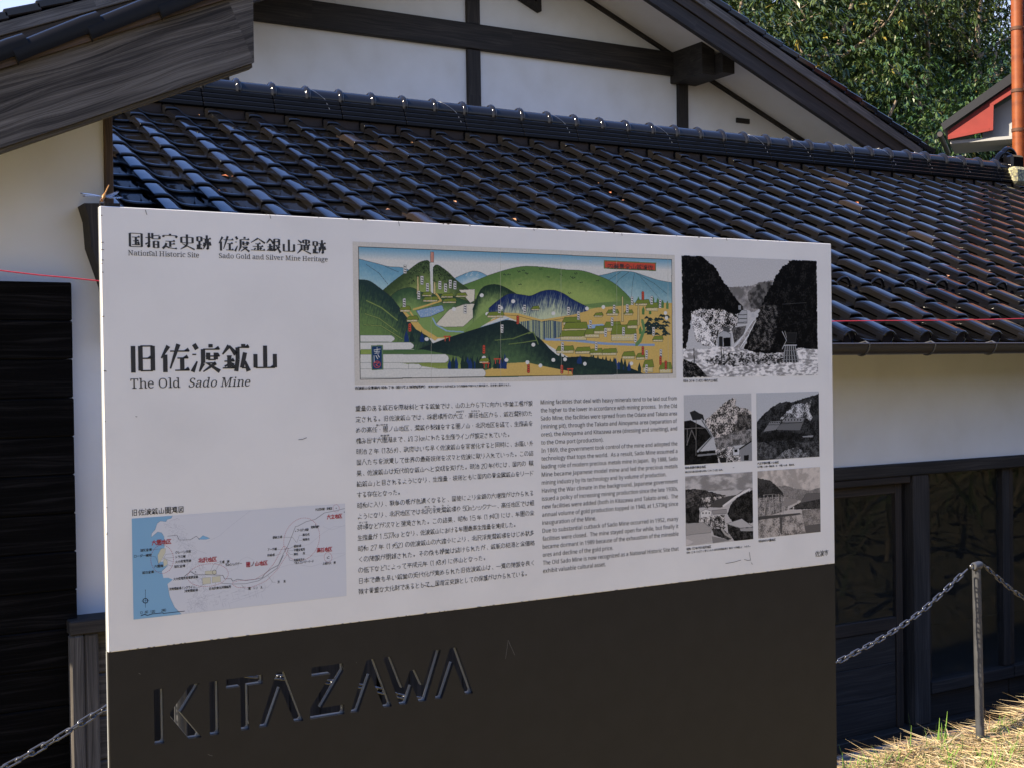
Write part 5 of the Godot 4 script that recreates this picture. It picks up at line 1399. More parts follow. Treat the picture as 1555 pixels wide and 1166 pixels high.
func build_house(cam: Camera3D) -> void:
	var house := thing("wooden_house", "white plastered house with dark timbers and black glazed tile roof behind sign", "house", Vector3.ZERO)
	var plaster := mat(lin(0.74, 0.74, 0.73), 0.9)
	plaster.albedo_texture = ntex(Vector2i(512, 512), 0.008, [[0.0, Color(0.955, 0.948, 0.935)], [0.45, Color(0.98, 0.977, 0.972)], [1.0, Color(1, 1, 1)]], 6, 12)
	plaster.uv1_triplanar = true
	plaster.uv1_scale = Vector3.ONE * 0.5
	plaster.normal_enabled = true
	plaster.normal_texture = nbump(256, 0.05, 1.2, 8)
	plaster.normal_scale = 0.12
	M.plaster = plaster
	var dark_x := timber(lin(0.007, 0.006, 0.005), lin(0.016, 0.013, 0.011), lin(0.045, 0.037, 0.031), "x", 0.75, 2)
	var dark_y := timber(lin(0.007, 0.006, 0.005), lin(0.016, 0.013, 0.011), lin(0.045, 0.037, 0.031), "y", 0.75, 2)
	var warm_x := timber(lin(0.008, 0.005, 0.0035), lin(0.020, 0.013, 0.008), lin(0.045, 0.029, 0.018), "x", 0.7, 4)
	var warm_y := timber(lin(0.008, 0.005, 0.0035), lin(0.020, 0.013, 0.008), lin(0.045, 0.029, 0.018), "y", 0.7, 4)
	var grey_x := timber(lin(0.035, 0.031, 0.028), lin(0.085, 0.076, 0.068), lin(0.16, 0.146, 0.132), "x", 0.85, 6)
	var grey_y := timber(lin(0.035, 0.031, 0.028), lin(0.085, 0.076, 0.068), lin(0.16, 0.146, 0.132), "y", 0.85, 6)
	M.dark_x = dark_x
	M.dark_y = dark_y
	M.grey_x = grey_x
	M.grey_y = grey_y
	M.warm_y = warm_y
	# upper gable wall
	var ax := 6.368
	var top := func(x: float) -> float: return 6.175 - 0.412 * absf(x - ax)
	var wall := begin()
	prism(wall, PackedVector2Array([Vector2(1.2, 2.5), Vector2(11.2, 2.5), Vector2(11.2, top.call(11.2)), Vector2(ax, top.call(ax)), Vector2(1.2, top.call(1.2))]), -11.65, -11.41)
	obj("gable_wall", wall, plaster, house)
	box("beam", Vector3(1.71, 4.918, -11.42), Vector3(8.93, 5.178, -11.346), dark_x, house, 0.008)
	for q in [[3.477, 3.627, 2.6, 4.916], [6.145, 6.300, 2.6, 4.916], [8.869, 9.013, 2.6, 4.916], [6.145, 6.300, 5.180, 6.10]]:
		box("post", Vector3(q[0], q[2], -11.42), Vector3(q[1], q[3], -11.37), dark_y, house, 0.006)
	# the long beams that carry the eave stick out under the roof
	for s in [1.0]:
		var b := begin()
		var xa: float = ax + s * 2.416
		bx(b, Vector3(minf(xa, xa + s * 0.183), 4.831, -11.8), Vector3(maxf(xa, xa + s * 0.183), 5.183, -10.84), 0.006)
		obj("purlin_end", b, dark_x, house)
		var b2 := begin()
		bx(b2, Vector3(minf(xa + s * 0.19, xa + s * 0.366), 4.838, -11.8), Vector3(maxf(xa + s * 0.19, xa + s * 0.366), 5.064, -10.72), 0.006)
		obj("purlin_end", b2, dark_x, house)
	# louvred vent under the ridge
	var vent := Node3D.new()
	vent.name = "gable_vent"
	house.add_child(vent)
	var vf := begin()
	var run := Vector2(-0.872, 0.379)
	prism(vf, PackedVector2Array([Vector2(7.019, 5.402), Vector2(7.019, 5.465), Vector2(7.019, 5.465) + run, Vector2(7.019, 5.402) + run]), -11.41, -11.32)
	prism(vf, PackedVector2Array([Vector2(6.963, 5.491), Vector2(7.019, 5.467), Vector2(7.019, 5.824), Vector2(6.963, 5.848)]), -11.41, -11.322)
	obj("vent_frame", vf, dark_y, vent)
	for k in 5:
		var sl := begin()
		var o := Vector2(6.962, 5.508 + k * 0.062)
		prism(sl, PackedVector2Array([o, o + Vector2(0, 0.03), o + run * 0.9 + Vector2(0, 0.03), o + run * 0.9]), -11.41, -11.36)
		obj("louvre", sl, dark_x, vent)
	# roof: soffit, two boards on each verge and the stepped verge tiles
	var roof := Node3D.new()
	roof.name = "gable_roof"
	house.add_child(roof)
	var tilem := glaze(lin(0.010, 0.010, 0.012), 0.12, 25)
	for s in [1.0, -1.0]:
		var len := 5.3
		var p := func(d: float, h: float) -> Vector2: return Vector2(ax + s * d, top.call(ax) - 0.412 * d + h)
		var sof := begin()
		prism(sof, PackedVector2Array([p.call(0.0, 0.001), p.call(len, 0.001), p.call(len, 0.041), p.call(0.0, 0.041)]), -17.0, -10.49)
		obj("soffit", sof, plaster, roof)
		var deck := begin()
		prism(deck, PackedVector2Array([p.call(0.0, 0.044), p.call(len + 0.05, 0.044), p.call(len + 0.05, 0.211), p.call(0.0, 0.211)]), -17.0, -10.52)
		obj("roof_slab", deck, tilem, roof)
		for q in [[-0.218, -0.049, -10.488, -10.425], [-0.047, 0.0775, -10.488, -10.404], [0.080, 0.183, -10.488, -10.376]]:
			var bg := begin()
			var o: Vector2 = p.call(0.0, 0.0)
			var tr := Transform3D(Basis(Vector3(0, 0, 1), -atan(0.412) * s), Vector3(o.x, o.y, 0))
			var cosv := cos(atan(0.412))
			bx(bg, Vector3(0.0 if s > 0 else -len / cosv, q[0] * cosv, q[2]), Vector3(len / cosv if s > 0 else 0.0, q[1] * cosv, q[3]), 0.004)
			var bo := obj("verge_board", bg, M.grey_x if q[0] > 0.0 else (dark_x if q[0] < -0.1 else warm_x), roof)
			bo.transform = tr
		var junc := begin()
		prism(junc, PackedVector2Array([p.call(0.0, -0.039), p.call(len, -0.039), p.call(len, 0.0), p.call(0.0, 0.0)]), -11.412, -11.365)
		obj("wall_batten", junc, dark_x, roof)
		for k in 23:
			var vt := begin()
			var d := k * 0.24
			var o: Vector2 = p.call(d, 0.185)
			var tr := Transform3D(Basis(Vector3(0, 0, 1), -(atan(0.412) - 0.07) * s), Vector3(o.x, o.y, 0))
			bx(vt, Vector3(0.0 if s > 0 else -0.29, 0.0, -10.92), Vector3(0.29 if s > 0 else 0.0, 0.067, -10.36), 0.010)
			obj("verge_tile", vt, tilem, roof).transform = tr
	box("small_vent_slot", Vector3(9.743, 4.472, -11.412), Vector3(9.939, 4.528, -11.386), dark_x, house, 0.002)
	build_lean_to(house, cam)
	# lower wall with lintel, doors and windows
	var z := -4.90
	box("lower_wall", Vector3(0.98, 1.055, z - 0.12), Vector3(6.42, 1.80, z), plaster, house, 0.0)
	box("lower_wall", Vector3(6.424, 1.055, z - 0.12), Vector3(10.2, 1.80, z - 0.002), plaster, house, 0.0)
	box("lintel", Vector3(0.98, 0.985, z - 0.12), Vector3(10.2, 1.053, z + 0.025), dark_x, house, 0.006)
	box("door_rail", Vector3(1.4, 0.945, z - 0.06), Vector3(5.395, 0.983, z + 0.015), warm_x, house, 0.004)
	box("foundation", Vector3(0.98, -1.0, z - 0.14), Vector3(10.2, -0.48, z + 0.04), mat(lin(0.22, 0.22, 0.215), 0.9), house, 0.01)
	box("threshold", Vector3(0.98, -0.478, z - 0.12), Vector3(10.2, -0.42, z + 0.02), dark_x, house, 0.005)
	var post_wood := timber(lin(0.012, 0.010, 0.008), lin(0.030, 0.025, 0.021), lin(0.065, 0.056, 0.048), "y", 0.85, 61)
	for q in [[0.98, 1.12], [5.42, 5.545], [8.3, 8.42], [10.06, 10.2]]:
		box("door_post", Vector3(q[0], -0.42, z - 0.11), Vector3(q[1], 0.985, z + 0.012), post_wood, house, 0.006)
	var pane := mat(Color(0.25, 0.27, 0.26, 0.06), 0.03)
	pane.transparency = BaseMaterial3D.TRANSPARENCY_ALPHA
	pane.metallic_specular = 0.35
	# sliding doors: frame, glass above, boarded panel below
	for x in [1.13, 2.2, 3.27]:                          # boarded shutters added in place of glass to darken the view through the letters
		var sh := Node3D.new()
		sh.name = "added_shutter"
		house.add_child(sh, true)
		for k in 8:
			box("shutter_board", Vector3(x + k * 0.131, -0.42, z - 0.065), Vector3(x + k * 0.131 + 0.129, 0.944, z - 0.03), dark_y, sh, 0.004)
	for x in [4.34]:
		var d := Node3D.new()
		d.name = "sliding_door"
		house.add_child(d, true)
		var zz := z - 0.03
		box("stile", Vector3(x, -0.42, zz - 0.035), Vector3(x + 0.045, 0.944, zz), warm_y, d)
		box("stile", Vector3(x + 0.985, -0.42, zz - 0.035), Vector3(x + 1.035, 0.944, zz), warm_y, d)
		box("top_rail", Vector3(x + 0.046, 0.885, zz - 0.034), Vector3(x + 0.984, 0.944, zz - 0.001), warm_x, d)
		box("middle_rail", Vector3(x + 0.046, 0.13, zz - 0.034), Vector3(x + 0.984, 0.20, zz - 0.001), warm_x, d)
		box("glass", Vector3(x + 0.046, 0.201, zz - 0.020), Vector3(x + 0.984, 0.884, zz - 0.016), pane, d, 0.0)
		for k in 3:
			box("lower_board", Vector3(x + 0.046, -0.419 + k * 0.183, zz - 0.024), Vector3(x + 0.984, -0.419 + k * 0.183 + 0.181, zz - 0.012), dark_x, d, 0.003)
	for q in [[5.56, 6.20], [6.27, 6.98], [7.04, 7.66], [7.70, 8.28], [8.44, 9.2], [9.25, 10.04]]:
		var d := Node3D.new()
		d.name = "window"
		house.add_child(d, true)
		var zz := z - 0.025
		box("frame", Vector3(q[0], -0.19, zz - 0.04), Vector3(q[0] + 0.035, 0.984, zz), warm_y, d)
		box("frame", Vector3(q[1], -0.19, zz - 0.04), Vector3(q[1] + 0.06, 0.984, zz + 0.01), dark_y, d)
		box("sill", Vector3(q[0], -0.26, zz - 0.05), Vector3(q[1] + 0.06, -0.192, zz + 0.03), dark_x, d)
		box("glass", Vector3(q[0] + 0.036, -0.191, zz - 0.022), Vector3(q[1] - 0.001, 0.984, zz - 0.018), pane, d, 0.0)
		box("lower_board", Vector3(q[0], -0.419, zz - 0.03), Vector3(q[1] + 0.06, -0.262, zz - 0.01), dark_x, d, 0.003)
	# room behind the glass; its dimness is put into one dark surface colour
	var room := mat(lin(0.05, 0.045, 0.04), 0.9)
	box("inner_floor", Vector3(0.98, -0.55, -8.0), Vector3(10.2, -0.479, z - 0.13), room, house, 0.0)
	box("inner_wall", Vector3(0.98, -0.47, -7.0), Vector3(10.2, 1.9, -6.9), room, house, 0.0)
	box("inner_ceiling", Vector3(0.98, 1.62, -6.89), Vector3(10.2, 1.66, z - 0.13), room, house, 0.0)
	for x in [0.83, 10.205]:
		var ew := begin()
		prism(ew, PackedVector2Array([Vector2(-z, -1.0), Vector2(8.2, -1.0), Vector2(8.2, 3.27), Vector2(-z, 1.83)]), 0.0, 0.12, Transform3D(Basis(Vector3(0, 0, -1), Vector3(0, 1, 0), Vector3(1, 0, 0)), Vector3(x, 0, 0)))
		obj("end_wall", ew, plaster, house)

func build_porch() -> void:
	var t := thing("timber_porch", "entrance wing with weathered verge board, plaster wall and black boards at left", "porch", Vector3.ZERO)
	var old := timber(lin(0.012, 0.0095, 0.007), lin(0.066, 0.055, 0.044), lin(0.155, 0.135, 0.112), "x", 0.88, 21)
	var slope := atan(0.435)
	var cosv := cos(slope)
	var tr := Transform3D(Basis(Vector3(0, 0, 1), slope), Vector3(1.36, 2.628, 0))
	# the verge board, cut upright at its upper end
	var b := begin()
	var w := 0.232 * cosv
	var sl := tan(slope)
	var outline := PackedVector2Array([Vector2(-2.25, 0), Vector2(0, 0), Vector2(w * sl, w), Vector2(-2.25, w)])
	prism(b, outline, -4.045, -4.0)
	obj("verge_board", b, old, t).transform = tr
	var lip := begin()
	prism(lip, PackedVector2Array([Vector2(-2.25, -0.012), Vector2(-0.005, -0.012), Vector2(-0.001, -0.001), Vector2(-2.25, -0.001)]), -4.06, -4.02)
	obj("drip_strip", lip, M.grey_x, t).transform = tr
	var fas := begin()
	prism(fas, PackedVector2Array([Vector2(-2.25, w + 0.001), Vector2(w * sl + 0.03, w + 0.001), Vector2(w * sl + 0.03, w + 0.022), Vector2(-2.25, w + 0.022)]), -4.2, -3.985)
	obj("roof_batten", fas, timber(lin(0.02, 0.012, 0.007), lin(0.05, 0.03, 0.018), lin(0.09, 0.055, 0.032), "x", 0.8, 31), t).transform = tr
	var slab := begin()
	prism(slab, PackedVector2Array([Vector2(-2.25, w - 0.06), Vector2(0.05, w - 0.06), Vector2(0.05, w - 0.001), Vector2(-2.25, w - 0.001)]), -7.3, -4.05)
	obj("roof_slab", slab, M.dark_x, t).transform = tr
	var cover := begin()
	prism(cover, PackedVector2Array([Vector2(-2.25, w + 0.023), Vector2(0.08, w + 0.023), Vector2(0.08, w + 0.06), Vector2(-2.25, w + 0.06)]), -7.3, -4.2)
	obj("roof_cover", cover, glaze(lin(0.012, 0.012, 0.013), 0.3, 27), t).transform = tr
	var tm := glaze(lin(0.010, 0.010, 0.011), 0.22, 29)
	tm.metallic_specular = 0.2
	for k in 10:
		var v := begin()
		var x0 := 0.02 - k * 0.236
		var tt := tr * Transform3D(Basis(Vector3(0, 0, 1), 0.085), Vector3(x0, w + 0.018, 0))
		# a curved verge tile with a skirt over the board
		var rows := []
		for xx in [-0.262, -0.258, -0.02, 0.030]:
			var ring := []
			var end := 0.006 if xx == -0.262 else 0.0
			for q in [[-0.006, -3.972], [0.028, -3.968], [0.044, -3.974], [0.052, -3.99], [0.055, -4.03], [0.046, -4.08], [0.030, -4.14], [0.024, -4.26]]:
				ring.append(Vector3(xx, q[0] + 0.012 * (1.0 if xx < 0 else 0.7) - end, q[1] - end))
			rows.append(ring)
		smooth_grid(v, rows)
		for j in 7:
			quad(v, rows[0][j], rows[0][j + 1], rows[0][j + 1] - Vector3(0, 0.02, 0.012), rows[0][j] - Vector3(0, 0.0, 0.012))
			quad(v, rows[3][j + 1], rows[3][j], rows[3][j] - Vector3(0, 0.0, 0.012), rows[3][j + 1] - Vector3(0, 0.02, 0.012))
		obj("verge_tile", v, tm, t).transform = tt
	# wall, corner trim, corbel
	var wall := begin()
	prism(wall, PackedVector2Array([Vector2(-0.45, -0.6), Vector2(0.957, -0.6), Vector2(0.957, 2.60), Vector2(-0.45, 1.985)]), -4.52, -4.40)
	obj("plaster_wall", wall, M.plaster, t)
	box("corner_post", Vector3(0.958, -0.6, -4.53), Vector3(0.986, 2.60, -4.385), timber(lin(0.03, 0.018, 0.011), lin(0.075, 0.047, 0.028), lin(0.13, 0.085, 0.053), "y", 0.8, 33), t, 0.003)
	var side := begin()
	prism(side, PackedVector2Array([Vector2(4.53, -0.6), Vector2(7.2, -0.6), Vector2(7.2, 2.62), Vector2(4.53, 2.62)]), 0.0, 0.1, Transform3D(Basis(Vector3(0, 0, -1), Vector3(0, 1, 0), Vector3(1, 0, 0)), Vector3(0.87, 0, 0)))
	obj("side_wall", side, M.plaster, t)
	var corb := begin()
	prism(corb, PackedVector2Array([Vector2(0.868, 2.172), Vector2(0.985, 2.178), Vector2(0.985, 1.74), Vector2(0.945, 1.76), Vector2(0.932, 1.90), Vector2(0.889, 2.03), Vector2(0.883, 2.12)]), -4.398, -4.29)
	obj("corbel", corb, M.dark_y, t)
	# black shutter box: frame and planks
	var char_wood := timber(lin(0.0025, 0.0023, 0.0022), lin(0.004, 0.0037, 0.0036), lin(0.016, 0.0145, 0.014), "x", 0.85, 41)
	char_wood.metallic_specular = 0.15
	for k in 16:
		var y1 := 1.912 - k * 0.1275
		box("black_plank", Vector3(-0.44, y1 - 0.1265, -4.396), Vector3(0.831 - 0.0005 * (k % 3), y1, -4.332 + 0.004 * (k % 2)), char_wood, t, 0.004)
	box("sill", Vector3(0.795, 0.748, -4.397), Vector3(0.985, 0.795, -4.28), M.dark_x, t, 0.004)
	box("pilaster", Vector3(0.797, -0.6, -4.327), Vector3(0.842, 0.746, -4.285), M.grey_y, t, 0.006)
	box("pilaster", Vector3(0.844, -0.6, -4.327), Vector3(0.889, 0.746, -4.29), M.grey_y, t, 0.006)
	for k in 9:
		box("grey_plank", Vector3(0.890, 0.745 - (k + 1) * 0.147, -4.397), Vector3(0.984, 0.743 - k * 0.147, -4.345), M.grey_x, t, 0.006)
# ---------------------------------------------------------------- ground, fence, hillside
var gn: FastNoiseLite

func ground_y(x: float, z: float) -> float:
	var y := 0.03 * gn.get_noise_2d(x * 3.0, z * 3.0)
	y += 0.045 * smoothstep(2.6, 3.3, -z) + 0.09 * smoothstep(4.2, 4.9, x) * smoothstep(2.4, 3.2, -z)
	y -= 0.05 * exp(-pow((x - 3.3) / 0.5, 2.0)) * smoothstep(2.8, 3.3, -z)
	y = lerpf(y, -0.62 + 0.02 * gn.get_noise_2d(x * 4, z * 4), smoothstep(3.46, 4.05, -z))
	return y

func bank_y(x: float, z: float) -> float:
	var d := maxf(x - 5.3, z - 4.6)
	var off := smoothstep(-4.5, -4.0, z)
	return lerpf(-0.75, -0.10 + 0.42 * smoothstep(0.0, 0.8, d) + 5.0 * smoothstep(0.3, 11.0, d) + (0.35 * gn.get_noise_2d(x * 0.7, z * 0.7) + 0.18) * smoothstep(0.0, 1.2, d), off)

func hill_y(x: float, z: float) -> float:
	return 0.4 + 12.4 * smoothstep(14.0, 31.0, -z) * smoothstep(5.0, 15.0, x) + 0.6 * gn.get_noise_2d(x * 0.4, z * 0.4)

func heightfield(st: SurfaceTool, xs: Array, zs: Array, f: Callable) -> void:
	var rows := []
	for k in range(zs.size() - 1, -1, -1):
		var line := []
		for x in xs:
			line.append(Vector3(x, f.call(x, zs[k]), zs[k]))
		rows.append(line)
	smooth_grid(st, rows)

func steps(marks: Array) -> Array:                      # [from, to, step] runs joined
	var out := []
	for m in marks:
		var v: float = m[0]
		while v < m[1] - 1e-6:
			out.append(v)
			v += m[2]
	out.append(marks[-1][1])
	return out

func build_ground() -> void:
	gn = noise(0.22, 4, 3)
	var st := begin()
	heightfield(st, steps([[-80.0, -8.0, 8.0], [-8.0, 2.4, 0.6], [2.4, 7.0, 0.08], [7.0, 14.0, 0.7], [14.0, 80.0, 8.0]]), steps([[-60.0, -6.0, 6.0], [-6.0, -4.4, 0.3], [-4.4, -2.0, 0.07], [-2.0, 16.0, 0.6], [16.0, 60.0, 6.0]]), ground_y)
	var m := mat(Color.WHITE, 0.95)
	m.albedo_texture = ntex(Vector2i(1024, 1024), 0.03, [[0.0, lin(0.20, 0.15, 0.06)], [0.35, lin(0.34, 0.265, 0.115)], [0.55, lin(0.46, 0.36, 0.165)], [0.68, lin(0.26, 0.25, 0.075)], [1.0, lin(0.48, 0.385, 0.19)]], 6, 6)
	m.uv1_triplanar = true
	m.uv1_scale = Vector3.ONE * 0.7
	m.normal_enabled = true
	m.normal_texture = nbump(512, 0.06, 8.0, 5)
	obj("ground", st, m, self).set_meta("kind", "structure")
	var bk := begin()
	heightfield(bk, steps([[-30.0, 4.0, 2.0], [4.0, 20.0, 0.5], [20.0, 60.0, 4.0]]), steps([[-4.8, 15.0, 0.5], [15.0, 50.0, 3.5]]), bank_y)
	var bkm := mat(Color.WHITE, 0.95)
	bkm.albedo_texture = ntex(Vector2i(512, 512), 0.05, [[0.0, lin(0.010, 0.012, 0.005)], [0.4, lin(0.028, 0.029, 0.012)], [0.6, lin(0.050, 0.042, 0.021)], [1.0, lin(0.085, 0.070, 0.038)]], 6, 18)
	bkm.uv1_triplanar = true
	bkm.uv1_scale = Vector3.ONE * 0.45
	obj("grassy_bank", bk, bkm, self).set_meta("kind", "structure")
	var h := begin()
	heightfield(h, steps([[-60.0, 90.0, 2.0]]), steps([[-60.0, -12.0, 1.2]]), hill_y)
	var hm := mat(Color.WHITE, 0.95)
	hm.albedo_texture = ntex(Vector2i(512, 512), 0.04, [[0.0, lin(0.008, 0.011, 0.005)], [0.5, lin(0.018, 0.028, 0.010)], [1.0, lin(0.045, 0.040, 0.022)]], 5, 8)
	hm.uv1_triplanar = true
	hm.uv1_scale = Vector3.ONE * 0.4
	obj("hillside", h, hm, self).set_meta("kind", "structure")
	box("concrete_step", Vector3(1.0, -0.75, -4.84), Vector3(10.2, -0.49, -4.42), mat(lin(0.30, 0.30, 0.30), 0.9), self, 0.012).set_meta("kind", "structure")

func blade(st: SurfaceTool, base: Vector3, dir: Vector3, width: float, bend: Vector3, c: Color, n := 3) -> void:
	var side := dir.cross(Vector3(rng.randf() - 0.5, 0.3, rng.randf() - 0.5)).normalized() * width
	var prev_a := base - side
	var prev_b := base + side
	for k in range(1, n + 1):
		var f := float(k) / n
		var p := base + dir * f + bend * f * f
		var s := side * (1.0 - 0.9 * f)
		var a := p - s
		var b := p + s
		st.set_color(c)
		var nn := (prev_b - prev_a).cross(a - prev_a).normalized()
		for v in [prev_a, b, prev_b, prev_a, a, b]:
			st.set_normal(nn)
			st.set_color(c)
			st.add_vertex(v)
		prev_a = a
		prev_b = b

func build_grass() -> void:
	rng.seed = 303
	var vm := mat(Color.WHITE, 0.85)
	vm.vertex_color_use_as_albedo = true
	vm.backlight_enabled = true
	vm.backlight = Color(0.25, 0.25, 0.12)
	# mown straw lying in a thick mat
	var st := begin()
	for k in 26000:
		var x := rng.randf_range(2.7, 5.4)
		var z := -rng.randf_range(2.1, 3.62)
		if k < 12000:
			x = rng.randf_range(3.0, 4.9)
			z = -rng.randf_range(2.75, 3.56)
		var clump := gn.get_noise_2d(x * 9, z * 9)
		if clump < -0.28 and rng.randf() < 0.6:
			continue
		var y := ground_y(x, z) + 0.004 + maxf(0.0, clump) * 0.05 * rng.randf() + rng.randf() * 0.025
		var a := rng.randf() * TAU + 0.8 * gn.get_noise_2d(x * 2, z * 2)
		var l := rng.randf_range(0.05, 0.20)
		var v := rng.randf_range(0.7, 1.25)
		var c := Color(0.42, 0.315, 0.165) * v
		if rng.randf() < 0.22:
			c = Color(0.52, 0.44, 0.27) * v
		elif rng.randf() < 0.14:
			c = Color(0.25, 0.155, 0.09) * v
		elif rng.randf() < 0.07:
			c = Color(0.14, 0.21, 0.04) * v
		c.a = 1
		blade(st, Vector3(x, y, z), Vector3(cos(a) * l, rng.randf_range(-0.02, 0.035), sin(a) * l), rng.randf_range(0.0012, 0.003), Vector3(0, rng.randf_range(-0.03, 0.01), 0), c, 2)
	var s := obj("dry_grass", st, vm, self)
	s.set_meta("label", "mat of mown straw-coloured dry grass on the bank")
	s.set_meta("category", "dry grass")
	s.set_meta("kind", "stuff")
	# green shoots
	var gs := begin()
	for k in 520:
		var x := rng.randf_range(2.9, 6.0)
		var z := -rng.randf_range(2.4, 3.55)
		if k < 260:
			x = rng.randf_range(3.1, 4.8)
			z = -rng.randf_range(3.0, 3.55)
		var n := 1 + int(rng.randf() * 3.5)
		for j in n:
			var v := rng.randf_range(0.7, 1.3)
			var c := Color(0.13 * v, 0.25 * v, 0.035 * v, 1)
			var xx := x + rng.randf_range(-0.02, 0.02)
			blade(gs, Vector3(xx, ground_y(xx, z) - 0.01, z), Vector3(rng.randf_range(-0.04, 0.04), rng.randf_range(0.05, 0.13), rng.randf_range(-0.03, 0.03)), rng.randf_range(0.0018, 0.0042), Vector3(rng.randf_range(-0.05, 0.05), -0.02, rng.randf_range(-0.03, 0.03)), c, 4)
	# the taller cut shoots in front of the doors and beside the post
	for q in [[3.30, 0.17], [3.34, 0.10], [3.37, 0.13], [3.42, 0.20], [3.45, 0.12], [3.50, 0.16], [3.54, 0.10], [3.86, 0.20], [3.88, 0.10], [3.98, 0.13], [4.01, 0.15], [4.04, 0.17], [4.07, 0.11], [3.75, 0.08], [3.64, 0.07]]:
		for j in 3:
			var c := Color(0.15, 0.28, 0.045, 1) * rng.randf_range(0.8, 1.2)
			c.a = 1
			blade(gs, Vector3(q[0] + j * 0.008, ground_y(q[0], -3.5) - 0.01, -3.50 - j * 0.02), Vector3(rng.randf_range(-0.03, 0.03), q[1] * (1.0 - j * 0.3), 0.0), 0.0048, Vector3(rng.randf_range(-0.03, 0.03), -0.01, 0), c, 4)
	for j in 2:
		blade(gs, Vector3(4.30 + j * 0.01, ground_y(4.3, -3.5), -3.5), Vector3(-0.01 + j * 0.02, 0.13 - j * 0.03, 0), 0.003, Vector3.ZERO, Color(0.36, 0.2, 0.1, 1), 3)
	var g := obj("green_shoots", gs, vm, self)
	g.set_meta("label", "fresh green grass shoots standing up through the straw")
	g.set_meta("category", "grass")
	g.set_meta("kind", "stuff")
	# rougher weeds on the slope that faces the house, seen only in its glass
	var ws := begin()
	for k in 16000:
		var x := rng.randf_range(5.5, 16.0)
		var z := rng.randf_range(-4.1, 10.0)
		var v := rng.randf_range(0.6, 1.3)
		var c := Color(0.050 * v, 0.040 * v, 0.020 * v, 1) if rng.randf() < 0.6 else Color(0.022 * v, 0.036 * v, 0.010 * v, 1)
		blade(ws, Vector3(x, bank_y(x, z) - 0.02, z), Vector3(rng.randf_range(-0.25, 0.25), rng.randf_range(0.15, 0.6), rng.randf_range(-0.25, 0.25)), 0.014, Vector3(rng.randf_range(-0.2, 0.2), -0.15, 0), c, 3)
	var w := obj("weeds", ws, vm, self)
	w.set_meta("label", "rough weeds on the bank facing the house")
	w.set_meta("category", "weeds")
	w.set_meta("kind", "stuff")

func link_mesh() -> ArrayMesh:
	var st := begin()
	var pts := []
	var r := 0.0078
	var half := 0.0165
	for k in 20:
		var a := TAU * k / 20
		var p := Vector3(cos(a) * r, sin(a) * r, 0)
		p.x += half if cos(a) > 0 else -half
		pts.append(p)
	pts.append(pts[0])
	tube(st, pts, [0.0029], 7, false)
	return st.commit()

func build_fence() -> void:
	var iron := mat(lin(0.13, 0.135, 0.15), 0.24, 0.75)
	var paint := mat(lin(0.068, 0.071, 0.078), 0.45)
	paint.albedo_texture = ntex(Vector2i(256, 256), 0.02, [[0.0, Color(0.8, 0.8, 0.8)], [0.6, Color(0.95, 0.95, 0.95)], [1.0, Color(1, 1, 1)]], 5, 31)
	paint.uv1_triplanar = true
	paint.uv1_scale = Vector3.ONE * 2.0
	var z := -3.45
	for q in [[4.185, "steel fence post standing in straw to the right of the sign", 0.016], [0.931, "steel fence post half hidden behind the sign's cut-out letters", 0.0], [-2.40, "steel fence post far to the left of the sign", 0.0]]:
		var x: float = q[0]
		var t := thing("fence_post", q[1], "post", Vector3(x, ground_y(x, z), z), "posts of the chain fence")
		var h: float = 0.765 - ground_y(x, z)
		var st := begin()
		var lean: float = q[2]
		tube(st, [Vector3(lean, -0.2, 0), Vector3(0, h, 0)], [0.0172], 20)
		obj("pipe", st, paint, t)
		var cp := begin()
		tube(cp, [Vector3(-0.026, h + 0.012, 0.008), Vector3(-0.022, h + 0.012, 0.008), Vector3(0.026, h + 0.012, -0.006), Vector3(0.030, h + 0.012, -0.006)], [0.013, 0.0165, 0.0165, 0.013], 16)
		obj("cross_socket", cp, paint, t)
		for s in [-1.0, 1.0]:
			var ey := begin()
			var ring := []
			for k in 13:
				ring.append(Vector3(s * (0.036 + 0.010 * cos(TAU * k / 12)), h + 0.012 + 0.010 * sin(TAU * k / 12), 0.008 if s < 0 else -0.006))
			tube(ey, ring, [0.0026], 7, false)
			obj("eye_ring", ey, iron, t)
	var lm := link_mesh()
	for q in [["chain hanging from the hidden post towards the lower left corner", [[-2.35, 0.775], [-1.6, 0.52], [-0.8, 0.42], [0.0, 0.455], [0.464, 0.594], [0.73, 0.712], [0.885, 0.780]]],
			["chain running behind the sign up to the right-hand post", [[0.977, 0.780], [1.433, 0.676], [1.67, 0.595], [2.144, 0.485], [2.65, 0.415], [3.05, 0.425], [3.407, 0.489], [3.80, 0.605], [4.139, 0.779]]],
			["dark chain leaving the right-hand post towards the right edge", [[4.231, 0.779], [4.474, 0.619], [4.9, 0.43], [5.5, 0.33], [6.2, 0.42], [6.8, 0.63], [7.2, 0.83]]]]:
		var pts := []
		for p in q[1]:
			pts.append(Vector3(p[0], p[1], z + (0.008 if p[0] < 4.2 else -0.006)))
		pts = spline(pts, 0.0345)
		var t := thing("chain", q[0], "chain", pts[0], "chains of the fence")
		for k in pts.size() - 1:
			var mid: Vector3 = (pts[k] + pts[k + 1]) / 2
			var d: Vector3 = (pts[k + 1] - pts[k]).normalized()
			var side := d.cross(Vector3.UP).normalized()
			var up := side.cross(d)
			var tw := (PI / 4 if k % 2 else -PI / 4) + 0.25 * sin(k * 1.7)
			var y := up.rotated(d, tw)
			put("link", lm, iron, t).transform = Transform3D(Basis(d, y, d.cross(y)), mid - pts[0])

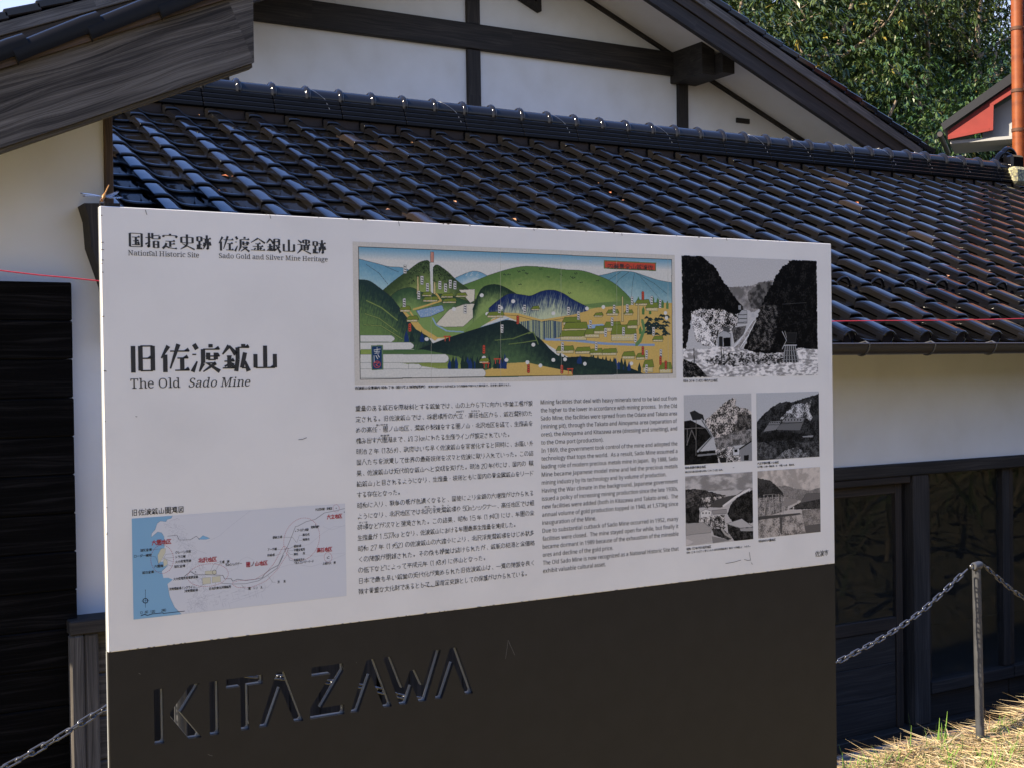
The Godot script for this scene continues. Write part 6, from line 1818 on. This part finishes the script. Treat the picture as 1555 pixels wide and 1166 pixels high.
func build_string() -> void:
	var red := mat(lin(0.55, 0.03, 0.05), 0.6)
	var st := begin()
	var pts := [Vector3(-0.46, 2.02, -3.9), Vector3(0.55, 1.911, -3.9), Vector3(0.829, 1.887, -3.9), Vector3(1.8, 1.80, -3.93), Vector3(2.9, 1.765, -3.97), Vector3(3.947, 1.791, -4.0), Vector3(5.208, 1.813, -4.0), Vector3(7.5, 1.90, -4.0)]
	tube(st, spline(pts, 0.08), [0.0021], 6)
	var o := obj("red_string", st, red, self)
	o.set_meta("label", "thin red string stretched in front of the house at eave height")
	o.set_meta("category", "string")

# ---------------------------------------------------------------- trees on the hillside
func leaf_cloud(centres: Array, n: int, spread: float, size: float, tone: Color, s: int) -> ArrayMesh:
	var r := RandomNumberGenerator.new()
	r.seed = s
	var vs := PackedVector3Array()
	var ns := PackedVector3Array()
	var cs := PackedColorArray()
	for k in n:
		var c: Vector3 = centres[r.randi() % centres.size()]
		var off := Vector3(r.randfn(), r.randfn() * 0.7, r.randfn()) * spread
		var p := c + off
		var out := (off.normalized() + Vector3(r.randf() - 0.5, 0.1 - r.randf() * 0.7, r.randf() - 0.5)).normalized()
		var v := r.randf_range(0.6, 1.35)
		var col := Color(tone.r * v * r.randf_range(0.85, 1.25), tone.g * v, tone.b * v * r.randf_range(0.8, 1.3), 1)
		if r.randf() < 0.012:
			col = Color(0.28, 0.22, 0.04, 1)
		for j in 5:                                      # a whorl of long leaves at the end of a twig
			var d := (out + Vector3(r.randf() - 0.5, r.randf() - 0.6, r.randf() - 0.5) * 1.5).normalized()
			var l := size * r.randf_range(0.7, 1.25)
			var side := d.cross(Vector3(r.randf() - 0.5, 1.0, r.randf() - 0.5)).normalized() * l * 0.15
			var droop := Vector3(0, -l * 0.22, 0)
			var a := p
			var b := p + d * l * 0.45 + side
			var e := p + d * l * 0.45 - side
			var f := p + d * l + droop
			for tr in [[a, b, e], [b, f, e]]:
				var nn: Vector3 = (tr[2] - tr[0]).cross(tr[1] - tr[0]).normalized()
				if nn.y < 0:
					nn = -nn
					tr = [tr[0], tr[2], tr[1]]
				for q in tr:
					vs.append(q)
					ns.append(nn)
					cs.append(col)
	var arr := []
	arr.resize(Mesh.ARRAY_MAX)
	arr[Mesh.ARRAY_VERTEX] = vs
	arr[Mesh.ARRAY_NORMAL] = ns
	arr[Mesh.ARRAY_COLOR] = cs
	var m := ArrayMesh.new()
	m.add_surface_from_arrays(Mesh.PRIMITIVE_TRIANGLES, arr)
	return m

func build_trees() -> void:
	var leafm := mat(Color.WHITE, 0.38)
	leafm.vertex_color_use_as_albedo = true
	leafm.metallic_specular = 0.45
	leafm.backlight_enabled = true
	leafm.backlight = Color(0.22, 0.30, 0.10)
	var barkm := timber(lin(0.10, 0.075, 0.05), lin(0.20, 0.155, 0.11), lin(0.30, 0.24, 0.18), "y", 0.9, 51)
	var spots := [
		[16.8, -20.4, 4.8, "evergreen with pale forked branches just above the gable roof's lower verge", 0.0], [18.8, -21.7, 5.4, "leafy evergreen rising behind the upper part of the gable roof", 0.0],
		[20.4, -20.1, 4.3, "low evergreen bush above the middle of the black ridge", 1.0], [21.9, -22.7, 5.4, "evergreen with a crooked tan trunk in the middle of the hillside", 0.0],
		[23.2, -20.7, 4.3, "glossy shrub between the gable roof and the red gable", 1.0], [24.8, -22.4, 5.6, "dark tree with a bare leaning branch left of the red gable", 0.0],
		[26.2, -21.4, 4.8, "bright leafed tree directly behind the red gable", 1.0], [28.2, -23.3, 5.7, "tall evergreen rising above the red gable beside the orange pipe", 0.0],
		[18.1, -24.6, 5.4, "tree high on the slope at the top edge, nearest the gable roof", 0.0], [21.7, -26.2, 5.7, "tree high on the slope at the top edge, middle one", 0.0], [25.6, -26.6, 5.7, "tree high on the slope at the top edge, left of the orange pipe", 0.0], [30.1, -25.3, 5.7, "tree high on the slope behind the orange pipe", 0.0],
		[21.1, -28.5, 5.1, "tree on the crest of the slope, above the gable roof's edge", 0.0], [24.6, -28.8, 5.4, "tree on the crest of the slope, in the middle", 1.0], [28.5, -28.2, 5.4, "tree on the crest of the slope, beside the orange pipe", 0.0], [33.0, -28.5, 5.7, "tree on the crest of the slope, right of the orange pipe", 0.0], [31.2, -30.0, 6.4, "tall tree on the crest at the very top, touching the orange pipe", 0.0], [35.6, -30.4, 6.4, "tree on the crest farthest to the right", 0.0], [15.2, -22.4, 5.1, "evergreen mostly hidden behind the gable roof", 0.0], [23.7, -24.3, 4.9, "broad evergreen in the dark hollow above the shrubs", 1.0]]
	for i in spots.size():
		var q: Array = spots[i]
		rng.seed = 900 + i
		var base := Vector3(q[0], hill_y(q[0], q[1]) - 0.2, q[1])
		var t := thing("hillside_tree", q[3], "tree", base, "trees on the hillside")
		var h: float = q[2]
		var st := begin()
		var lean := Vector3(rng.randf_range(-0.5, 0.7), 0, rng.randf_range(0.2, 0.9))
		var trunk := []
		for k in 7:
			var f := k / 6.0
			trunk.append(Vector3(lean.x * f + 0.16 * sin(f * 5.0 + i), h * 0.85 * f, lean.z * f + 0.12 * cos(f * 4.0 + i)))
		tube(st, trunk, [0.15, 0.13, 0.105, 0.085, 0.065, 0.045, 0.025], 8)
		var tips := [trunk[6], trunk[5], trunk[4]]
		for k in 9:
			var f := rng.randf_range(0.25, 0.95)
			var o: Vector3 = trunk[int(f * 6)]
			var a := rng.randf() * TAU
			var l := rng.randf_range(1.2, 2.5)
			var d := Vector3(cos(a), rng.randf_range(0.1, 0.8), sin(a)).normalized() * l
			var mid := o + d * 0.5 + Vector3(rng.randf() - 0.5, rng.randf() - 0.3, rng.randf() - 0.5) * 0.35
			var end := o + d
			tube(st, [o, o.lerp(mid, 0.5) + Vector3(0, 0.05, 0), mid, mid.lerp(end, 0.5) + Vector3(0.06, -0.04, 0.05), end], [0.055, 0.045, 0.036, 0.025, 0.012], 6)
			tips.append(end)
			tips.append(mid.lerp(end, 0.6))
			tips.append(mid)
			for j in 2:
				var tw := mid.lerp(end, rng.randf_range(0.2, 0.8))
				var te := tw + Vector3(rng.randf() - 0.5, rng.randf() - 0.2, rng.randf() - 0.5) * 0.9
				tube(st, [tw, (tw + te) / 2 + Vector3(0, 0.06, 0), te], [0.019, 0.015, 0.008], 5)
				tips.append(te)
		obj("trunk", st, barkm, t)
		var tone := Color(0.050, 0.080, 0.022) if q[4] == 0.0 else Color(0.052, 0.098, 0.030)
		put("crown", leaf_cloud(tips, 2500, 0.45, 0.165, tone, 40 + i), leafm, t)
	# undergrowth that covers the slope between the trunks
	var pts := []
	rng.seed = 77
	for k in 1100:
		var x := rng.randf_range(10.0, 40.0)
		var z := -rng.randf_range(17.0, 32.0)
		pts.append(Vector3(x, hill_y(x, z) + rng.randf_range(0.1, 0.5), z))
	var u := put("undergrowth", leaf_cloud(pts, 15000, 0.42, 0.20, Color(0.032, 0.066, 0.018), 5), leafm, self)
	u.set_meta("label", "dense dark leafy undergrowth covering the slope between the trees")
	u.set_meta("category", "undergrowth")
	u.set_meta("kind", "stuff")

func build_neighbours() -> void:
	# brick building at the right edge with an orange drainpipe on its sunny face
	var t := thing("brick_building", "pink brick building with orange drainpipe at the right edge", "building", Vector3(11.9, -0.6, -9.25))
	var mortar := mat(lin(0.26, 0.235, 0.215), 0.95)
	box("wall", Vector3(0.012, 0, 0.0), Vector3(1.6, 7.0, 1.2), mortar, t, 0.0)
	var bricks := [mat(lin(0.24, 0.085, 0.06), 0.9), mat(lin(0.27, 0.11, 0.08), 0.9), mat(lin(0.20, 0.065, 0.048), 0.9), mat(lin(0.31, 0.17, 0.135), 0.9)]
	var bm := begin()
	bx(bm, Vector3(0, 0, 0), Vector3(0.05, 0.058, 0.205), 0.004)
	var me := bm.commit()
	rng.seed = 5
	for row in 44:
		for col in 5:
			put("brick", me, bricks[rng.randi() % 4], t).position = Vector3(0.0, 4.0 + row * 0.068, 0.004 + col * 0.215 - (0.107 if row % 2 and col > 0 else 0.0) + (0.0 if row % 2 == 0 or col > 0 else -0.0))
	var orange := mat(Color.WHITE, 0.5)
	orange.albedo_texture = ntex(Vector2i(128, 512), 0.03, [[0.0, lin(0.14, 0.032, 0.005)], [0.5, lin(0.225, 0.052, 0.006)], [1.0, lin(0.265, 0.070, 0.010)]], 5, 14)
	orange.uv1_triplanar = true
	orange.uv1_scale = Vector3(2.0, 0.5, 2.0)
	var p := begin()
	tube(p, [Vector3(-0.15, 0.2, 0.18), Vector3(-0.15, 6.95, 0.18)], [0.061], 16)
	var pipe := obj("drainpipe", p, orange, t)
	var rust := mat(lin(0.10, 0.045, 0.025), 0.7, 0.3)
	for y in [3.6, 4.30, 4.73, 5.16, 5.84, 6.5]:
		var b := begin()
		tube(b, [Vector3(-0.15, y, 0.18), Vector3(-0.15, y + 0.035, 0.18)], [0.069], 16)
		tube(b, [Vector3(-0.15, y + 0.02, 0.24), Vector3(0.05, y + 0.02, 0.28)], [0.012], 6)
		obj("pipe_clip", b, rust, pipe)
	# red gable behind it
	var r := thing("red_gable_house", "house gable painted red with pale soffit behind the brick building", "house", Vector3(12.9, 0.0, -11.0))
	var redm := mat(Color.WHITE, 0.7)
	redm.albedo_texture = ntex(Vector2i(256, 256), 0.02, [[0.0, lin(0.19, 0.018, 0.013)], [0.6, lin(0.225, 0.022, 0.016)], [1.0, lin(0.25, 0.030, 0.022)]], 5, 3)
	redm.uv1_triplanar = true
	var pale := mat(lin(0.34, 0.345, 0.35), 0.8)
	# outline in the plane that faces the camera's left; x of the outline runs towards the camera (+z)
	var fr := Transform3D(Basis(Vector3(0.6, 0, 0.8), Vector3(0, 1, 0), Vector3(-0.8, 0, 0.6)), Vector3.ZERO)
	var g := begin()
	prism(g, PackedVector2Array([Vector2(-0.008, 4.57), Vector2(0.0, 4.46), Vector2(0.53, 4.53), Vector2(0.54, 4.842), Vector2(1.1, 5.17), Vector2(1.1, 5.30)]), -0.05, 0.0, fr)
	obj("red_gable", g, redm, r)
	var tr := begin()
	prism(tr, PackedVector2Array([Vector2(-0.002, 4.457), Vector2(0.49, 4.522), Vector2(0.49, 4.565), Vector2(-0.004, 4.50)]), 0.001, 0.02, fr)
	prism(tr, PackedVector2Array([Vector2(0.492, 4.523), Vector2(0.535, 4.528), Vector2(0.545, 4.84), Vector2(0.50, 4.862)]), 0.001, 0.022, fr)
	prism(tr, PackedVector2Array([Vector2(0.50, 4.865), Vector2(0.545, 4.842), Vector2(1.1, 5.165), Vector2(1.1, 5.215)]), 0.001, 0.018, fr)
	obj("red_trim", tr, redm, r)
	var so := begin()
	prism(so, PackedVector2Array([Vector2(0.02, 4.41), Vector2(1.6, 4.41), Vector2(1.6, 4.45), Vector2(0.02, 4.45)]), -0.9, -0.052, fr)
	prism(so, PackedVector2Array([Vector2(0.40, 4.452), Vector2(1.6, 4.452), Vector2(1.6, 5.4), Vector2(0.40, 4.75)]), -0.9, -0.20, fr)
	obj("pale_soffit", so, pale, r)
	var rf := begin()
	prism(rf, PackedVector2Array([Vector2(-0.05, 4.575), Vector2(-0.085, 4.655), Vector2(1.3, 5.58), Vector2(1.3, 5.43)]), -1.6, 0.06, fr)
	obj("roof", rf, mat(lin(0.015, 0.015, 0.017), 0.4), r)
	var gt := begin()
	tube(gt, [fr * Vector3(-0.10, 4.53, 0.03), fr * Vector3(-0.10, 4.53, -1.5)], [0.035], 8)
	obj("gutter", gt, mat(lin(0.05, 0.04, 0.04), 0.5), r)
	var bw := begin()
	prism(bw, PackedVector2Array([Vector2(0.70, -0.4), Vector2(2.2, -0.4), Vector2(2.2, 4.405), Vector2(0.70, 4.405)]), -2.0, -0.5, fr)
	obj("wall", bw, pale, r)

func build_litter() -> void:
	rng.seed = 61
	var st := begin()
	tri(st, Vector3(-0.02, 0, 0), Vector3(0.006, 0.006, 0.012), Vector3(0.026, 0.001, 0))
	tri(st, Vector3(-0.02, 0, 0), Vector3(0.026, 0.001, 0), Vector3(0.004, 0.008, -0.012))
	var me := st.commit()
	var tones := [mat(lin(0.42, 0.13, 0.05), 0.8), mat(lin(0.36, 0.18, 0.08), 0.8), mat(lin(0.50, 0.24, 0.12), 0.8)]
	var frame := Basis(Vector3(1, 0, 0), NRM, -UP)
	for k in 34:
		var row := 2 + rng.randi() % 14
		var col := 1 + rng.randi() % 33
		var o := put("fallen_leaf", me, tones[k % 3], self)
		var s := rng.randf_range(0.35, 1.0)
		o.transform = Transform3D(frame * Basis(Vector3.UP, rng.randf() * TAU) * Basis.from_scale(Vector3.ONE * s), EAVE + Vector3(0.99 + col * PITCH + rng.randf_range(0.10, 0.26), 0, 0) + UP * (row * COURSE + rng.randf_range(0.02, 0.12)) + NRM * 0.037)
		o.set_meta("label", "small dry orange leaf lying on the black roof tiles")
		o.set_meta("category", "leaf")
		o.set_meta("group", "dry leaves on the tile roof")

# ---------------------------------------------------------------- the scene
func _ready() -> void:
	var cam := Camera3D.new()
	cam.name = "camera"
	cam.fov = 2.0 * rad_to_deg(atan(583.0 / 1900.0))
	cam.near = 0.05
	cam.far = 400.0
	var yaw := 0.52701
	var pitch := -0.01108
	var roll := -0.01461
	var fwd := Vector3(sin(yaw) * cos(pitch), sin(pitch), -cos(yaw) * cos(pitch))
	var right0 := Vector3(cos(yaw), 0, sin(yaw))
	var up0 := right0.cross(fwd)
	var right := right0 * cos(roll) + up0 * sin(roll)
	var up := up0 * cos(roll) - right0 * sin(roll)
	cam.transform = Transform3D(Basis(right, up, -fwd), Vector3(0, 1.6, 0))
	add_child(cam)
	cam.current = true
	var env := Environment.new()
	env.background_mode = Environment.BG_SKY
	var sky := Sky.new()
	var sm := ProceduralSkyMaterial.new()
	sm.sky_top_color = Color(0.33, 0.47, 0.73)
	sm.sky_horizon_color = Color(0.85, 0.86, 0.84)
	sm.sky_curve = 0.18
	sm.ground_bottom_color = Color(0.20, 0.18, 0.14)
	sm.ground_horizon_color = Color(0.45, 0.45, 0.42)
	sm.sun_angle_max = 8.0
	sky.sky_material = sm
	env.sky = sky
	env.background_energy_multiplier = 0.9
	env.tonemap_mode = Environment.TONE_MAPPER_LINEAR
	env.tonemap_exposure = 2.75
	env.sdfgi_enabled = true
	env.ssao_enabled = true
	env.ssil_enabled = true
	var we := WorldEnvironment.new()
	we.name = "world_environment"
	we.environment = env
	add_child(we)
	var sun := DirectionalLight3D.new()
	sun.name = "sun"
	sun.light_energy = 1.45
	sun.light_color = Color(1.0, 0.93, 0.82)
	sun.light_angular_distance = 0.5
	sun.shadow_enabled = true
	add_child(sun)
	var to_sun := Vector3(-0.78, 0.61, -0.02).normalized()
	sun.transform = Transform3D(Basis.looking_at(-to_sun, Vector3.UP), to_sun * 30.0)
	build_ground()
	build_house(cam)
	build_porch()
	build_neighbours()
	build_board()
	build_fence()
	build_string()
	build_trees()
	build_grass()
	build_litter()
	build_dragonfly()
